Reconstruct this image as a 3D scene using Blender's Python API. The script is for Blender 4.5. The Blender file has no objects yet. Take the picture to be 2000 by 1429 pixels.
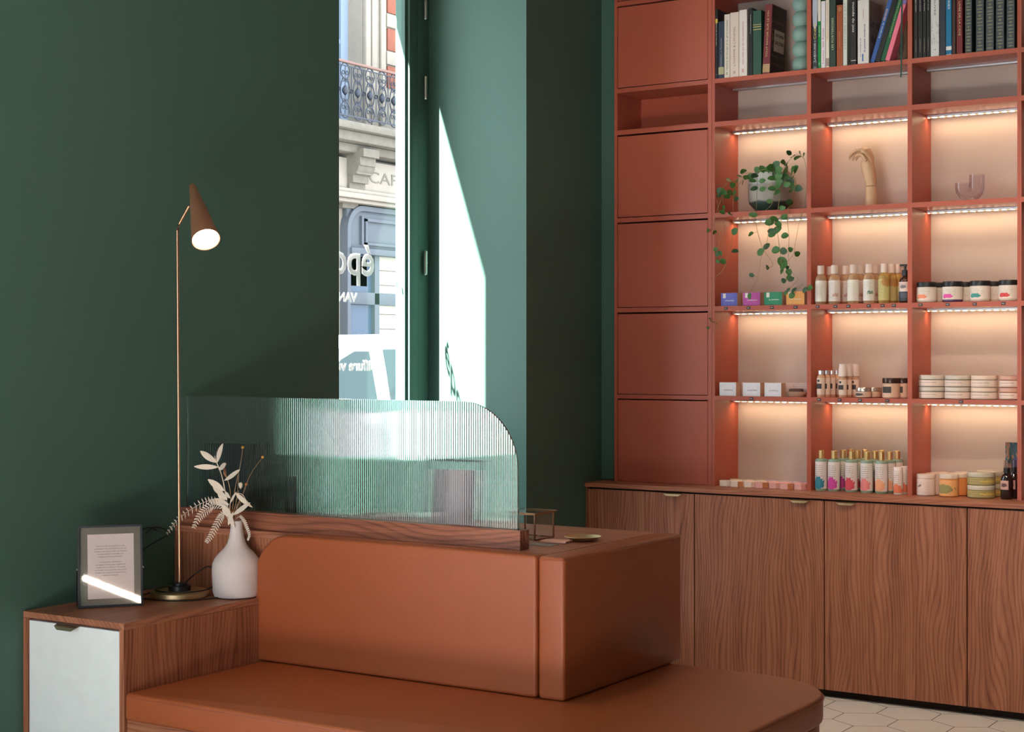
import bpy, bmesh, math, random
from mathutils import Vector, Matrix
C = bpy.context.scene.collection
R = random.Random(7)
PI = math.pi

# ---------------------------------------------------------------- camera
F_PX, CX, HY, EYE = 3113.0, 1000.0, 694.0, 1.5
YAW = math.atan2(2000, 3113)
cd = bpy.data.cameras.new('camera'); cam = bpy.data.objects.new('camera', cd); C.objects.link(cam)
cam.location = (0, 0, EYE); cam.rotation_euler = (PI/2, 0, YAW)
cd.sensor_width = 36; cd.lens = F_PX/2000*36; cd.shift_y = -20.5/2000
cd.clip_start = 0.05; cd.clip_end = 200
bpy.context.scene.camera = cam
# ---------------------------------------------------------------- exposure
vs = bpy.context.scene.view_settings
vs.view_transform = 'Standard'; vs.look = 'None'; vs.gamma = 1; vs.use_curve_mapping = False
vs.exposure = 0.0
# ---------------------------------------------------------------- sky
w = bpy.data.worlds.new('sky'); bpy.context.scene.world = w; w.use_nodes = True
bg = w.node_tree.nodes['Background']; bg.inputs[0].default_value = (0.80, 0.90, 1.0, 1); bg.inputs[1].default_value = 6.0
# ---------------------------------------------------------------- sun: runs along the street, 44 degrees high
SUN_DIR = Vector((0.32, 1.0, -0.957*math.hypot(0.32, 1.0)*1.0))
sl = bpy.data.lights.new('sun', 'SUN'); sl.energy = 150; sl.angle = math.radians(0.6); sl.color = (1, 0.97, 0.93)
so = bpy.data.objects.new('sun', sl); C.objects.link(so); so.rotation_euler = SUN_DIR.to_track_quat('-Z', 'Y').to_euler(); so.location = (-8, -10, 12)

def area(name, loc, direction, sx, sy, power, col, parent=None, spread=None):
    l = bpy.data.lights.new(name, 'AREA'); l.shape = 'RECTANGLE'; l.size = sx; l.size_y = sy; l.energy = power; l.color = col
    if spread: l.spread = math.radians(spread)
    o = bpy.data.objects.new(name, l); C.objects.link(o); o.location = loc
    o.rotation_euler = Vector(direction).to_track_quat('-Z', 'Y').to_euler()
    return o
# lamps at the shop window openings behind the camera: daylight and an added fill
area('daylight_rear_window', (-2.1, -1.45, 1.45), (-.1, 1, -.05), 2.6, 2.3, 8, (1.0, 0.90, 0.80))
area('street_window_fill', (-4.40, .98, 1.95), (.75, 1, -.35), 1.5, 2.7, 32, (0.74, 0.90, 1.0))  # area lamp added in the unseen opening to brighten the white door
# warm ceiling downlights over the shop floor, and an added fill on the wall
def spot(name, loc, target, power, deg, col=(1, .78, .58), soft=.12):
    l = bpy.data.lights.new(name, 'SPOT'); l.energy = power; l.color = col; l.spot_size = math.radians(deg); l.spot_blend = .9; l.shadow_soft_size = soft
    o = bpy.data.objects.new(name, l); C.objects.link(o); o.location = loc; o.rotation_euler = (Vector(target)-Vector(loc)).to_track_quat('-Z', 'Y').to_euler()
spot('track_spot', (-1.3, 4.5, 3.6), (-1.2, 6.7, .3), 250, 80)
spot('track_spot', (-2.9, 4.9, 3.6), (-2.9, 6.9, 1.4), 30, 80)
spot('track_spot', (-2.9, 1.2, 3.6), (-2.7, 4.0, .6), 8, 70)
spot('track_spot', (-2.95, 3.75, 3.6), (-2.3, 3.9, .5), 42, 62)
spot('wall_fill_spot', (-2.5, 2.4, 3.6), (-3.9, 4.3, 2.0), 16, 100, (1, .60, .34))  # unseen spot added to warm the tone of the left wall

# ---------------------------------------------------------------- pixel helpers: a point of the photograph at a known depth
EX = (math.cos(YAW), -math.sin(YAW)); EY = (math.sin(YAW), math.cos(YAW))
def _ray(u):
    a = (u-CX)/F_PX; return (a*EX[0]+EX[1], a*EY[0]+EY[1])
def onY(u, v, Y):
    r = _ray(u); t = Y/r[1]; return Vector((r[0]*t, Y, EYE-(v-HY)*t/F_PX))
def onX(u, v, X):
    r = _ray(u); t = X/r[0]; return Vector((X, r[1]*t, EYE-(v-HY)*t/F_PX))
def onZ(u, v, Z):
    t = (EYE-Z)*F_PX/(v-HY); r = _ray(u); return Vector((r[0]*t, r[1]*t, Z))
def Xat(u, Y): return onY(u, 700, Y).x

# ---------------------------------------------------------------- materials
def lin(c):
    return tuple(((x/255)/12.92 if x/255 <= .04045 else ((x/255+.055)/1.055)**2.4) for x in c)+(1,)
_m = {}
def mat(name, col, rough=.5, metal=0, srgb=True, var=.06, scale=18, bump=0, bscale=200, coat=0, spec=.5, emis=None, estr=0):
    if name in _m: return _m[name]
    m = bpy.data.materials.new(name); m.use_nodes = True; nt = m.node_tree; N = nt.nodes; L = nt.links
    b = N['Principled BSDF']; c = lin(col) if srgb else tuple(col)+(1,)
    b.inputs['Roughness'].default_value = rough; b.inputs['Metallic'].default_value = metal
    b.inputs['Specular IOR Level'].default_value = spec; b.inputs['Coat Weight'].default_value = coat
    tc = N.new('ShaderNodeTexCoord'); nz = N.new('ShaderNodeTexNoise'); nz.inputs['Scale'].default_value = scale; nz.inputs['Detail'].default_value = 3
    L.new(tc.outputs['Object'], nz.inputs['Vector'])
    mx = N.new('ShaderNodeMix'); mx.data_type = 'RGBA'
    mx.inputs[6].default_value = tuple(min(1, x*(1-var)) for x in c[:3])+(1,); mx.inputs[7].default_value = tuple(min(1, x*(1+var)) for x in c[:3])+(1,)
    L.new(nz.outputs['Fac'], mx.inputs[0]); L.new(mx.outputs[2], b.inputs['Base Color'])
    if bump:
        n2 = N.new('ShaderNodeTexNoise'); n2.inputs['Scale'].default_value = bscale; L.new(tc.outputs['Object'], n2.inputs['Vector'])
        bp = N.new('ShaderNodeBump'); bp.inputs['Strength'].default_value = bump; bp.inputs['Distance'].default_value = .002
        L.new(n2.outputs['Fac'], bp.inputs['Height']); L.new(bp.outputs['Normal'], b.inputs['Normal'])
    if emis:
        b.inputs['Emission Color'].default_value = tuple(emis)+(1,); b.inputs['Emission Strength'].default_value = estr
    _m[name] = m; return m

def wood(name, axis, light, mid, dark, freq=190, seed=0., rough=.42, dist=36, line=.27):
    """walnut veneer: fine pores plus flowing growth lines that run along the given axis"""
    if name in _m: return _m[name]
    m = bpy.data.materials.new(name); m.use_nodes = True; nt = m.node_tree; N = nt.nodes; L = nt.links
    b = N['Principled BSDF']; b.inputs['Roughness'].default_value = rough; b.inputs['Specular IOR Level'].default_value = .35
    def M(op, a, bb=None, c=None):
        n = N.new('ShaderNodeMath'); n.operation = op
        for i, q in enumerate((a, bb, c)):
            if q is None: continue
            if isinstance(q, (int, float)): n.inputs[i].default_value = q
            else: L.new(q, n.inputs[i])
        return n.outputs[0]
    tc = N.new('ShaderNodeTexCoord'); sx = N.new('ShaderNodeSeparateXYZ'); L.new(tc.outputs['Object'], sx.inputs[0])
    oth = [i for i in range(3) if i != axis]
    ac = M('ADD', M('ADD', sx.outputs[oth[0]], sx.outputs[oth[1]]), seed); al = M('ADD', sx.outputs[axis], seed*1.7)
    def noise(ka, kl, detail=2.):
        cb = N.new('ShaderNodeCombineXYZ'); L.new(M('MULTIPLY', ac, ka), cb.inputs[0]); L.new(M('MULTIPLY', al, kl), cb.inputs[1])
        z = N.new('ShaderNodeTexNoise'); z.inputs['Scale'].default_value = 1; z.inputs['Detail'].default_value = detail; z.inputs['Roughness'].default_value = .45; L.new(cb.outputs[0], z.inputs['Vector']); return z.outputs['Fac']
    ph = M('ADD', M('MULTIPLY', ac, freq), M('MULTIPLY', noise(5.5, 1.25, 1.2), dist))
    ln = M('POWER', M('ABSOLUTE', M('SINE', ph)), .45)
    v = M('ADD', M('ADD', M('MULTIPLY', ln, line), M('MULTIPLY', noise(230, 7, 2), .42)), M('MULTIPLY', noise(22, .9, 2), .42))
    cr = N.new('ShaderNodeValToRGB'); L.new(v, cr.inputs[0])
    e = cr.color_ramp.elements; e[0].position = .36; e[0].color = lin(dark); e[1].position = .80; e[1].color = lin(light)
    k = e.new(.56); k.color = lin(mid)
    L.new(cr.outputs[0], b.inputs['Base Color'])
    _m[name] = m; return m

def clear(name, tint=(1, 1, 1), rough=.02, ior=1.3, refl=1.0):
    """thin pane: straight-through transparency with a Fresnel reflection"""
    if name in _m: return _m[name]
    m = bpy.data.materials.new(name); m.use_nodes = True; nt = m.node_tree; N = nt.nodes; L = nt.links
    N.remove(N['Principled BSDF']); out = N['Material Output']
    t = N.new('ShaderNodeBsdfTransparent'); t.inputs[0].default_value = tuple(tint)+(1,)
    g = N.new('ShaderNodeBsdfGlossy'); g.inputs['Roughness'].default_value = rough; g.inputs[0].default_value = (refl, refl, refl, 1)
    lw = N.new('ShaderNodeLayerWeight'); lw.inputs[0].default_value = .5          # 'Facing' is the same from both sides of the pane
    p5 = N.new('ShaderNodeMath'); p5.operation = 'POWER'; L.new(lw.outputs['Facing'], p5.inputs[0]); p5.inputs[1].default_value = 4.5
    f0 = ((ior-1)/(ior+1))**2; ma = N.new('ShaderNodeMath'); ma.operation = 'MULTIPLY_ADD'; L.new(p5.outputs[0], ma.inputs[0]); ma.inputs[1].default_value = .85; ma.inputs[2].default_value = f0
    x = N.new('ShaderNodeMixShader'); L.new(ma.outputs[0], x.inputs[0]); L.new(t.outputs[0], x.inputs[1]); L.new(g.outputs[0], x.inputs[2]); L.new(x.outputs[0], out.inputs[0])
    _m[name] = m; return m

def label_mat(name, base, blob=None, bx=.35, bz=.22, br=.3, ink=(90, 80, 75), rows=9, lo=.35, hi=.85):
    """printed label: paper colour, a soft coloured blot and broken lines of small print (Generated coordinates)"""
    if name in _m: return _m[name]
    m = bpy.data.materials.new(name); m.use_nodes = True; nt = m.node_tree; N = nt.nodes; L = nt.links
    b = N['Principled BSDF']; b.inputs['Roughness'].default_value = .5
    tc = N.new('ShaderNodeTexCoord'); sx = N.new('ShaderNodeSeparateXYZ'); L.new(tc.outputs['Generated'], sx.inputs[0])
    def M(op, a, bb, c=None):
        n = N.new('ShaderNodeMath'); n.operation = op
        for i, q in enumerate((a, bb, c)):
            if q is None: continue
            if isinstance(q, (int, float)): n.inputs[i].default_value = q
            else: L.new(q, n.inputs[i])
        return n.outputs[0]
    z = sx.outputs[2]; x = sx.outputs[0]
    row = M('FRACT', M('MULTIPLY', z, rows), 0)
    inrow = M('LESS_THAN', row, .34)
    nz = N.new('ShaderNodeTexNoise'); nz.inputs['Scale'].default_value = 26; L.new(tc.outputs['Generated'], nz.inputs['Vector'])
    brk = M('GREATER_THAN', nz.outputs['Fac'], .50)
    mask = M('MULTIPLY', M('MULTIPLY', inrow, brk), M('MULTIPLY', M('GREATER_THAN', z, lo), M('LESS_THAN', z, hi)))
    mask = M('MULTIPLY', mask, M('MULTIPLY', M('GREATER_THAN', x, .12), M('LESS_THAN', x, .8)))
    mx = N.new('ShaderNodeMix'); mx.data_type = 'RGBA'; mx.inputs[6].default_value = lin(base); mx.inputs[7].default_value = lin(ink)
    L.new(M('MULTIPLY', mask, .75), mx.inputs[0]); colr = mx.outputs[2]
    if blob:
        n2 = N.new('ShaderNodeTexNoise'); n2.inputs['Scale'].default_value = 5; L.new(tc.outputs['Generated'], n2.inputs['Vector'])
        dx = M('MULTIPLY', M('SUBTRACT', x, bx), .55); dz = M('SUBTRACT', z, bz)
        d = M('SQRT', M('ADD', M('MULTIPLY', dx, dx), M('MULTIPLY', dz, dz)), 0)
        d = M('ADD', d, M('MULTIPLY', M('SUBTRACT', n2.outputs['Fac'], .5), .25))
        bm_ = M('LESS_THAN', d, br)
        m2 = N.new('ShaderNodeMix'); m2.data_type = 'RGBA'; L.new(bm_, m2.inputs[0]); L.new(colr, m2.inputs[6]); m2.inputs[7].default_value = lin(blob); colr = m2.outputs[2]
    L.new(colr, b.inputs['Base Color']); _m[name] = m; return m

GREEN = mat('green_paint', (.056, .120, .096), .55, srgb=False, var=.04, scale=3, bump=.06, bscale=90, spec=.28)
TERRA = mat('terracotta_lacquer', (.42, .092, .052), .38, srgb=False, var=.03, scale=6, bump=.02, bscale=400)
CREAM = mat('cream_backboard', (.54, .43, .37), .6, srgb=False, var=.03, scale=8)
LEATH = mat('cognac_leather', (.32, .076, .023), .46, srgb=False, var=.05, scale=60, bump=.25, bscale=650, spec=.45)
PIPING = mat('leather_seam', (.33, .08, .03), .5, srgb=False)
WL = ((172, 112, 84), (142, 86, 62), (92, 52, 38))
def W(seed, axis=2, **k): return wood('walnut_%d_%s' % (axis, seed), axis, *WL, seed=seed, **k)
BRASS = mat('brass', (.72, .52, .28), .42, 1, srgb=False, var=.1, scale=90)
BRONZE = mat('aged_bronze', (.40, .22, .12), .35, 1, srgb=False, var=.2, scale=60)
CHROME = mat('satin_steel', (.62, .60, .55), .3, 1, srgb=False)
ALU = mat('aluminium_profile', (.75, .75, .78), .35, 1, srgb=False)
BLACK = mat('black_plastic', (22, 22, 24), .4)
DARK = mat('dark_gap', (14, 9, 8), .9)
WHITE = mat('white_lacquer', (232, 234, 234), .35)
PANE = clear('window_glass')
THIN = clear('thin_clear_glass', ior=1.45)

# ---------------------------------------------------------------- mesh helpers
def bx(bm, x0, x1, y0, y1, z0, z1, bev=0, seg=2, mi=0, M=None):
    vs_ = [bm.verts.new((x, y, z)) for x in (x0, x1) for y in (y0, y1) for z in (z0, z1)]
    fs = [bm.faces.new([vs_[i] for i in f]) for f in ((0, 1, 3, 2), (4, 6, 7, 5), (0, 4, 5, 1), (2, 3, 7, 6), (0, 2, 6, 4), (1, 5, 7, 3))]
    for f in fs: f.material_index = mi
    geo = vs_
    if bev:
        r = bmesh.ops.bevel(bm, geom=list({e for f in fs for e in f.edges}), offset=bev, segments=seg, profile=.5, affect='EDGES')
        geo = list({v for f in r['faces'] for v in f.verts} | {v for v in vs_ if v.is_valid})
        for f in r['faces']: f.material_index = mi
    if M is not None: bmesh.ops.transform(bm, matrix=M, verts=[v for v in geo if v.is_valid])
    return geo
def lathe(bm, prof, c=(0, 0, 0), n=24, mi=0, M=None, sx=1., sy=1.):
    rings = []; allv = []
    for r, z in prof:
        if r < 1e-6: ring = [bm.verts.new((c[0], c[1], c[2]+z))]
        else: ring = [bm.verts.new((c[0]+sx*r*math.cos(2*PI*i/n), c[1]+sy*r*math.sin(2*PI*i/n), c[2]+z)) for i in range(n)]
        rings.append(ring); allv += ring
    for a, b in zip(rings, rings[1:]):
        for i in range(n):
            j = (i+1) % n
            if len(a) == 1 and len(b) == 1: continue
            q = [a[0], b[j], b[i]] if len(a) == 1 else ([a[i], a[j], b[0]] if len(b) == 1 else [a[i], a[j], b[j], b[i]])
            bm.faces.new(q).material_index = mi
    if M is not None: bmesh.ops.transform(bm, matrix=M, verts=allv)
    return allv
def cyl(bm, x, y, z0, z1, r, n=20, mi=0, b=0):
    p = [(0, z0), (r, z0), (r, z1), (0, z1)] if not b else [(0, z0), (r-b, z0), (r, z0+b), (r, z1-b), (r-b, z1), (0, z1)]
    return lathe(bm, p, (x, y, 0), n, mi)
def smooth_path(pts, k=4):
    P = [Vector(p) for p in pts]; out = []
    for i in range(len(P)-1):
        p0 = P[max(i-1, 0)]; p1 = P[i]; p2 = P[i+1]; p3 = P[min(i+2, len(P)-1)]
        for s in range(k):
            t = s/k
            out.append(.5*((2*p1)+(-p0+p2)*t+(2*p0-5*p1+4*p2-p3)*t*t+(-p0+3*p1-3*p2+p3)*t**3))
    out.append(P[-1]); return out
def tube(bm, pts, r, n=8, mi=0, k=0, closed=False):
    P = smooth_path(pts, k) if k else [Vector(p) for p in pts]
    rs = r if isinstance(r, (list, tuple)) else None
    rings = []; up = Vector((0, 0, 1))
    for i, p in enumerate(P):
        if closed: d = P[(i+1) % len(P)]-P[i-1]
        else: d = P[min(i+1, len(P)-1)]-P[max(i-1, 0)]
        if d.length < 1e-9: d = Vector((0, 0, 1))
        d.normalize(); a = d.cross(up)
        if a.length < .05: a = d.cross(Vector((1, 0, 0)))
        a.normalize(); b_ = d.cross(a)
        rr = r if rs is None else rs[0]+(rs[1]-rs[0])*i/(len(P)-1)
        rings.append([bm.verts.new(p+a*rr*math.cos(2*PI*j/n)+b_*rr*math.sin(2*PI*j/n)) for j in range(n)])
    pairs = list(zip(rings, rings[1:])) + ([(rings[-1], rings[0])] if closed else [])
    for A, B in pairs:
        for j in range(n):
            bm.faces.new([A[j], A[(j+1) % n], B[(j+1) % n], B[j]]).material_index = mi
    if not closed:
        bm.faces.new(rings[0][::-1]).material_index = mi; bm.faces.new(rings[-1]).material_index = mi
def prism(bm, pts, z0, z1, r=0, seg=4, mi=0):
    """extruded plan polygon (ccw) with rounded top and bottom edges"""
    n = len(pts); P = [Vector((p[0], p[1])) for p in pts]; nor = []
    for i in range(n):
        d1 = (P[i]-P[i-1]).normalized(); d2 = (P[(i+1) % n]-P[i]).normalized()
        n1 = Vector((d1.y, -d1.x)); n2 = Vector((d2.y, -d2.x)); m_ = (n1+n2).normalized(); nor.append(m_/max(.5, m_.dot(n1)))
    lv = [(0, z0), (0, z1)]
    if r:
        lv = [(r*(1-math.sin(t*PI/2/seg)), z0+r*(1-math.cos(t*PI/2/seg))) for t in range(seg+1)]
        lv += [(r*(1-math.cos(t*PI/2/seg)), z1-r+r*math.sin(t*PI/2/seg)) for t in range(seg+1)]
    rings = [[bm.verts.new((P[i].x-nor[i].x*o, P[i].y-nor[i].y*o, z)) for i in range(n)] for o, z in lv]
    for A, B in zip(rings, rings[1:]):
        for i in range(n): bm.faces.new([A[i], A[(i+1) % n], B[(i+1) % n], B[i]]).material_index = mi
    bm.faces.new(rings[0][::-1]).material_index = mi; bm.faces.new(rings[-1]).material_index = mi
    return [v for q in rings for v in q]
def rrect(x0, x1, y0, y1, r=(0, 0, 0, 0), n=8):
    """ccw rectangle, corner radii for (x0,y0) (x1,y0) (x1,y1) (x0,y1)"""
    out = []
    for (cx_, cy_, a0), q in zip(((x0, y0, 180), (x1, y0, 270), (x1, y1, 0), (x0, y1, 90)), r):
        if q <= 0: out.append((cx_, cy_)); continue
        ox = cx_+q*(1 if cx_ == x0 else -1); oy = cy_+q*(1 if cy_ == y0 else -1)
        for i in range(n+1):
            a = math.radians(a0+90*i/n); out.append((ox+q*math.cos(a), oy+q*math.sin(a)))
    return out

def tag(o, label=None, cat=None, group=None, kind=None):
    if label: o['label'] = label
    if cat: o['category'] = cat
    if group: o['group'] = group
    if kind: o['kind'] = kind
    return o
ORIG = {}
def thing(name, label, cat, loc, group=None):
    o = bpy.data.objects.new(name, None); C.objects.link(o); o.location = loc; o.empty_display_size = .05
    ORIG[o.name] = Vector(loc); return tag(o, label, cat, group)
def obj(name, bm, mats, parent=None, smooth=40, loc=None, label=None):
    """one mesh object; vertices are given in world metres"""
    if not isinstance(mats, (list, tuple)): mats = [mats]
    bmesh.ops.recalc_face_normals(bm, faces=bm.faces[:])
    if parent is not None: off = ORIG[parent.name]
    elif loc is not None: off = Vector(loc)
    else:
        xs = [v.co for v in bm.verts]; off = Vector((sum(v.x for v in xs)/len(xs), sum(v.y for v in xs)/len(xs), min(v.z for v in xs)))
    bmesh.ops.translate(bm, vec=-off, verts=bm.verts[:])
    me = bpy.data.meshes.new(name); bm.to_mesh(me); bm.free()
    for m in mats: me.materials.append(m)
    if smooth:
        for p in me.polygons: p.use_smooth = len(p.vertices) <= 4
        me.set_sharp_from_angle(angle=math.radians(smooth))
    o = bpy.data.objects.new(name, me); C.objects.link(o)
    if parent is not None: o.parent = parent; ORIG[o.name] = off
    else: o.location = off; ORIG[o.name] = off
    if label: o['label'] = label
    return o
def nb(): return bmesh.new()
def struct(name, bm, mats, smooth=0): return tag(obj(name, bm, mats, smooth=smooth), kind='structure')
TEXTS = []
AX = {'up': ((0, 0, 1), (-1, 0, 0)), 'down': ((0, 0, -1), (1, 0, 0)), 'flat': ((1, 0, 0), (0, 0, 1)), 'street': ((0, -1, 0), (0, 0, 1)), 'facade': ((0, 1, 0), (0, 0, 1))}
def text(body, pos, axes, length, height, m, parent=None, name='lettering', thick=0, ext=.0003, align='CENTER', M=None, spacing=1.0, size=None):
    cu = bpy.data.curves.new(name, 'FONT'); cu.body = body; cu.size = size or height; cu.extrude = ext; cu.offset = thick
    cu.align_x = align; cu.align_y = 'CENTER'; cu.space_character = spacing; cu.resolution_u = 3; cu.materials.append(m)
    o = bpy.data.objects.new(name, cu); C.objects.link(o)
    if M is None:
        x = Vector(AX[axes][0]); y = Vector(AX[axes][1]); z = x.cross(y)
        M = Matrix((x, y, z)).transposed().to_4x4()
    off = ORIG[parent.name] if parent is not None else Vector((0, 0, 0))
    o.matrix_world = Matrix.Translation(Vector(pos)-off) @ M
    if parent is not None: o.parent = parent
    TEXTS.append((o, length, height)); return o

FLOOR = -0.025
XW = -3.896
# ================================================================ room shell
b = nb(); bx(b, -3.9, 3.6, -1.7, 7.2, FLOOR-.06, FLOOR-.002)
s_ = .137; hp = onZ(1711.8, 1392.5, FLOOR)
ang = math.radians(30)
for i in range(-30, 46):
    for j in range(-40, 40):
        # lattice of hexagons with edges at 30, 90 and 150 degrees (pointy towards x-30)
        c0 = Vector((1.5*s_*i, math.sqrt(3)*s_*(j+(i % 2)/2)))
        c1 = Matrix.Rotation(ang, 2) @ c0 + Vector((hp.x, hp.y)) - Matrix.Rotation(ang, 2) @ Vector((s_/2, math.sqrt(3)*s_/2))
        if not (-4.0 < c1.x < 3.5 and -1.6 < c1.y < 6.84): continue
        q = (s_-.0022)
        ring = [b.verts.new((min(max(c1.x+q*math.cos(ang+PI/3*k), -3.89), 3.55), min(c1.y+q*math.sin(ang+PI/3*k), 7.1), FLOOR)) for k in range(6)]
        b.faces.new(ring).material_index = 1
struct('floor', b, [mat('dark_grout', (70, 55, 48), .8), mat('white_hexagon_tile', (222, 212, 200), .35, var=.05, scale=3)])
CEIL = 3.75
b = nb(); bx(b, -4.53, 3.6, -1.7, 7.35, CEIL, CEIL+.1)
struct('ceiling', b, mat('ceiling_paint', (92, 90, 80), .8))
YJ0, YJ1 = 4.826, 6.186     # window opening in the left wall
XG = -4.47                  # glass plane
b = nb()
bx(b, -4.535, XW, 1.86, YJ0, FLOOR, CEIL)
bx(b, -4.535, XW, -1.7, .10, FLOOR, CEIL); bx(b, -4.535, XW, .10, 1.86, 3.6, CEIL); bx(b, -4.535, XW, .10, 1.86, FLOOR, .4)
bx(b, -4.535, XW, YJ1, 7.35, FLOOR, CEIL)
bx(b, -4.70, XW, YJ0, YJ1, 3.66, CEIL); bx(b, -4.70, -4.5355, -1.7, YJ0, 3.66, CEIL); bx(b, -4.70, -4.5355, YJ1, 7.35, 3.66, CEIL)
struct('wall_left', b, GREEN)
b = nb(); bx(b, XW, 3.6, 7.17, 7.35, FLOOR, CEIL); bx(b, XW, -3.816, 6.885, 7.17, .89, CEIL)
struct('wall_far', b, GREEN)
b = nb()
bx(b, 3.4, 3.6, -1.7, 7.2, FLOOR, CEIL)
struct('wall_right', b, mat('taupe_plaster', (120, 104, 92), .8))
b = nb()
bx(b, -3.896, -3.45, -1.7, -1.5, FLOOR, CEIL); bx(b, -.75, 3.4, -1.7, -1.5, FLOOR, CEIL); bx(b, -3.45, -.75, -1.7, -1.5, FLOOR, .28); bx(b, -3.45, -.75, -1.7, -1.5, 2.65, CEIL)
struct('wall_rear', b, GREEN)

# ================================================================ window in the left wall (green shopfront)
win = thing('window_1', 'tall green-framed shop window with white lettering on its glass', 'window', (XG, YJ0, FLOOR)); win['kind'] = 'structure'
YL1 = 6.086
b = nb()
bx(b, -4.53, -4.445, YL1+.004, YJ1, FLOOR, 3.62, .004)
bx(b, -4.53, -4.445, YJ0, YJ0+.06, FLOOR, 3.62, .004)
bx(b, -4.53, -4.445, YJ0+.06, YL1, 3.5, 3.62)
obj('frame', b, GREEN, win)
b = nb()
LY0, LY1 = YJ0+.064, YL1
bx(b, -4.52, -4.437, LY1-.066, LY1, 1.02, 3.5, .003)
bx(b, -4.52, -4.437, LY0, LY0+.066, 1.02, 3.5, .003)
bx(b, -4.52, -4.437, LY0+.066, LY1-.066, 3.42, 3.5)
bx(b, -4.52, -4.437, LY0+.066, LY1-.066, .96, 1.04, .003)
bx(b, -4.51, -4.46, LY0, LY1, FLOOR, .97)
bx(b, -4.47, -4.445, LY0+.08, LY1-.09, .1, .9, .01)
for yy in (LY1-.066-.018, LY0+.066):
    bx(b, -4.50, -4.452, yy, yy+.018, 1.04, 3.42)
obj('sash', b, GREEN, win)
b = nb(); bx(b, -4.474, -4.468, LY0+.05, LY1-.05, 1.02, 3.44); obj('pane', b, PANE, win)
for zc, v0, v1 in ((3.09, -25, 38), (0, 148, 194), (0, 489, 537)):
    p0 = onX(831, v0, -4.43).z; p1 = onX(831, v1, -4.43).z; hy = onX(831, v0, -4.43).y
    b = nb(); cyl(b, -4.43, hy, p1, p0, .0095, 14, b=.004); cyl(b, -4.43, hy, (p0+p1)/2-.003, (p0+p1)/2+.003, .011, 14)
    h_ = obj('hinge', b, CHROME, win); h_['label'] = 'satin steel hinge'
VIN = mat('white_vinyl', (245, 247, 250), .5)
p = onX(732, 512, XG-.006); text('époc', p, 'street', .40, .205, VIN, win, align='LEFT', thick=.004, name='sign_lettering')
p = onX(697, 582, XG-.006); text('VAN', p, 'street', .135, .056, VIN, win, align='LEFT', thick=.002, name='sign_lettering')
p = onX(750, 714, XG-.006); text('Coiffure végétale', p, 'street', .53, .066, VIN, win, align='LEFT', thick=.0022, name='sign_lettering')
b = nb(); pc = onX(774, 554, XG-.006); lathe(b, [(0, 0), (.013, 0), (.013, .001), (0, .001)], (0, 0, 0), 20, M=Matrix.Translation(pc) @ Matrix.Rotation(PI/2, 4, 'Y')); obj('round_sticker', b, VIN, win)
for n_, (x, y0, y1, z0, z1, ax) in (('window_2', (-4.49, .10, 1.86, .4, 3.6, 'x')), ('window_3', (-1.6, -3.45, -.75, .28, 2.65, 'y'))):
    b = nb(); m_ = (y0+y1)/2
    for a0, a1, c0, c1 in ((y0, y1, z0, z0+.07), (y0, y1, z1-.07, z1), (y0, y0+.07, z0+.07, z1-.07), (y1-.07, y1, z0+.07, z1-.07), (m_-.03, m_+.03, z0+.07, z1-.07)):
        if ax == 'x': bx(b, x-.04, x+.04, a0, a1, c0, c1)
        else: bx(b, a0, a1, x-.04, x+.04, c0, c1)
    struct(n_, b, GREEN)

# ================================================================ street outside
b = nb(); bx(b, -16, -4.72, -25, 60, -.32, -.20); bx(b, -6.6, -4.72, -25, 60, -.20, -.05, .02)
bx(b, -16.05, -14.2, -25, 60, -.20, -.08, .02)
struct('street', b, mat('grey_asphalt', (96, 94, 92), .9, var=.15, scale=6))
STONE = mat('pale_limestone', (138, 130, 118), .85, var=.12, scale=7, bump=.5, bscale=20)
STONE2 = mat('weathered_limestone', (104, 98, 88), .9, var=.3, scale=9, bump=.6, bscale=24)
BRICK = mat('orange_brick', (124, 70, 52), .85, var=.2, scale=14)
GREY = mat('grey_shopfront_paint', (74, 80, 88), .6)
GREYD = mat('dark_grey_reveal', (82, 88, 96), .6)
BLUEW = mat('pale_blue_joinery', (126, 140, 158), .6)
SKYGL = mat('street_window_glass', (62, 78, 96), .2, spec=.3)
IRON = mat('wrought_iron', (30, 36, 50), .5)
XF = -16.0
bd = thing('townhouse', 'pale stone townhouse across the street with brick bands and iron balcony', 'building', (XF, 20, FLOOR))
b = nb(); bx(b, XF-6, XF, 6, 18.6, -.2, 15); bx(b, XF-6, XF, 20.42, 34, -.2, 15); bx(b, XF-6, XF, 18.6, 20.42, -.2, 5.1); bx(b, XF-6, XF, 18.6, 20.42, 8.6, 15); bx(b, XF-6, XF-.45, 18.6, 20.42, 5.1, 8.6)
obj('wall', b, STONE, bd)
b = nb()
for k in range(10):
    z0 = 5.93+k*.62
    bx(b, XF, XF+.03, 21.06, 21.9, z0, z0+.36, .005)
obj('brick_band', b, BRICK, bd)
b = nb()
for y in (20.42, 20.62, 20.86): bx(b, XF, XF+.05+.03*(y == 20.42), y, y+.13, 5.2, 9, .015)
for k in range(10): bx(b, XF, XF+.05, 21.02, 21.95, 6.31+k*.62, 6.53+k*.62, .01)
obj('stone_moulding', b, STONE, bd)
wf = nb()
for y0, y1 in ((18.6, 18.72), (19.45, 19.58), (20.24, 20.42), (19.88, 19.98)): bx(wf, XF-.40, XF-.30, y0, y1, 5.1, 8.6)
for z in (5.1, 6.55, 7.9, 8.5): bx(wf, XF-.40, XF-.32, 18.6, 20.42, z, z+.08)
wo = obj('window_frame', wf, BLUEW, bd)
b = nb(); bx(b, XF-.44, XF-.41, 18.6, 20.42, 5.1, 8.6); obj('glass', b, SKYGL, wo)
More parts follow.
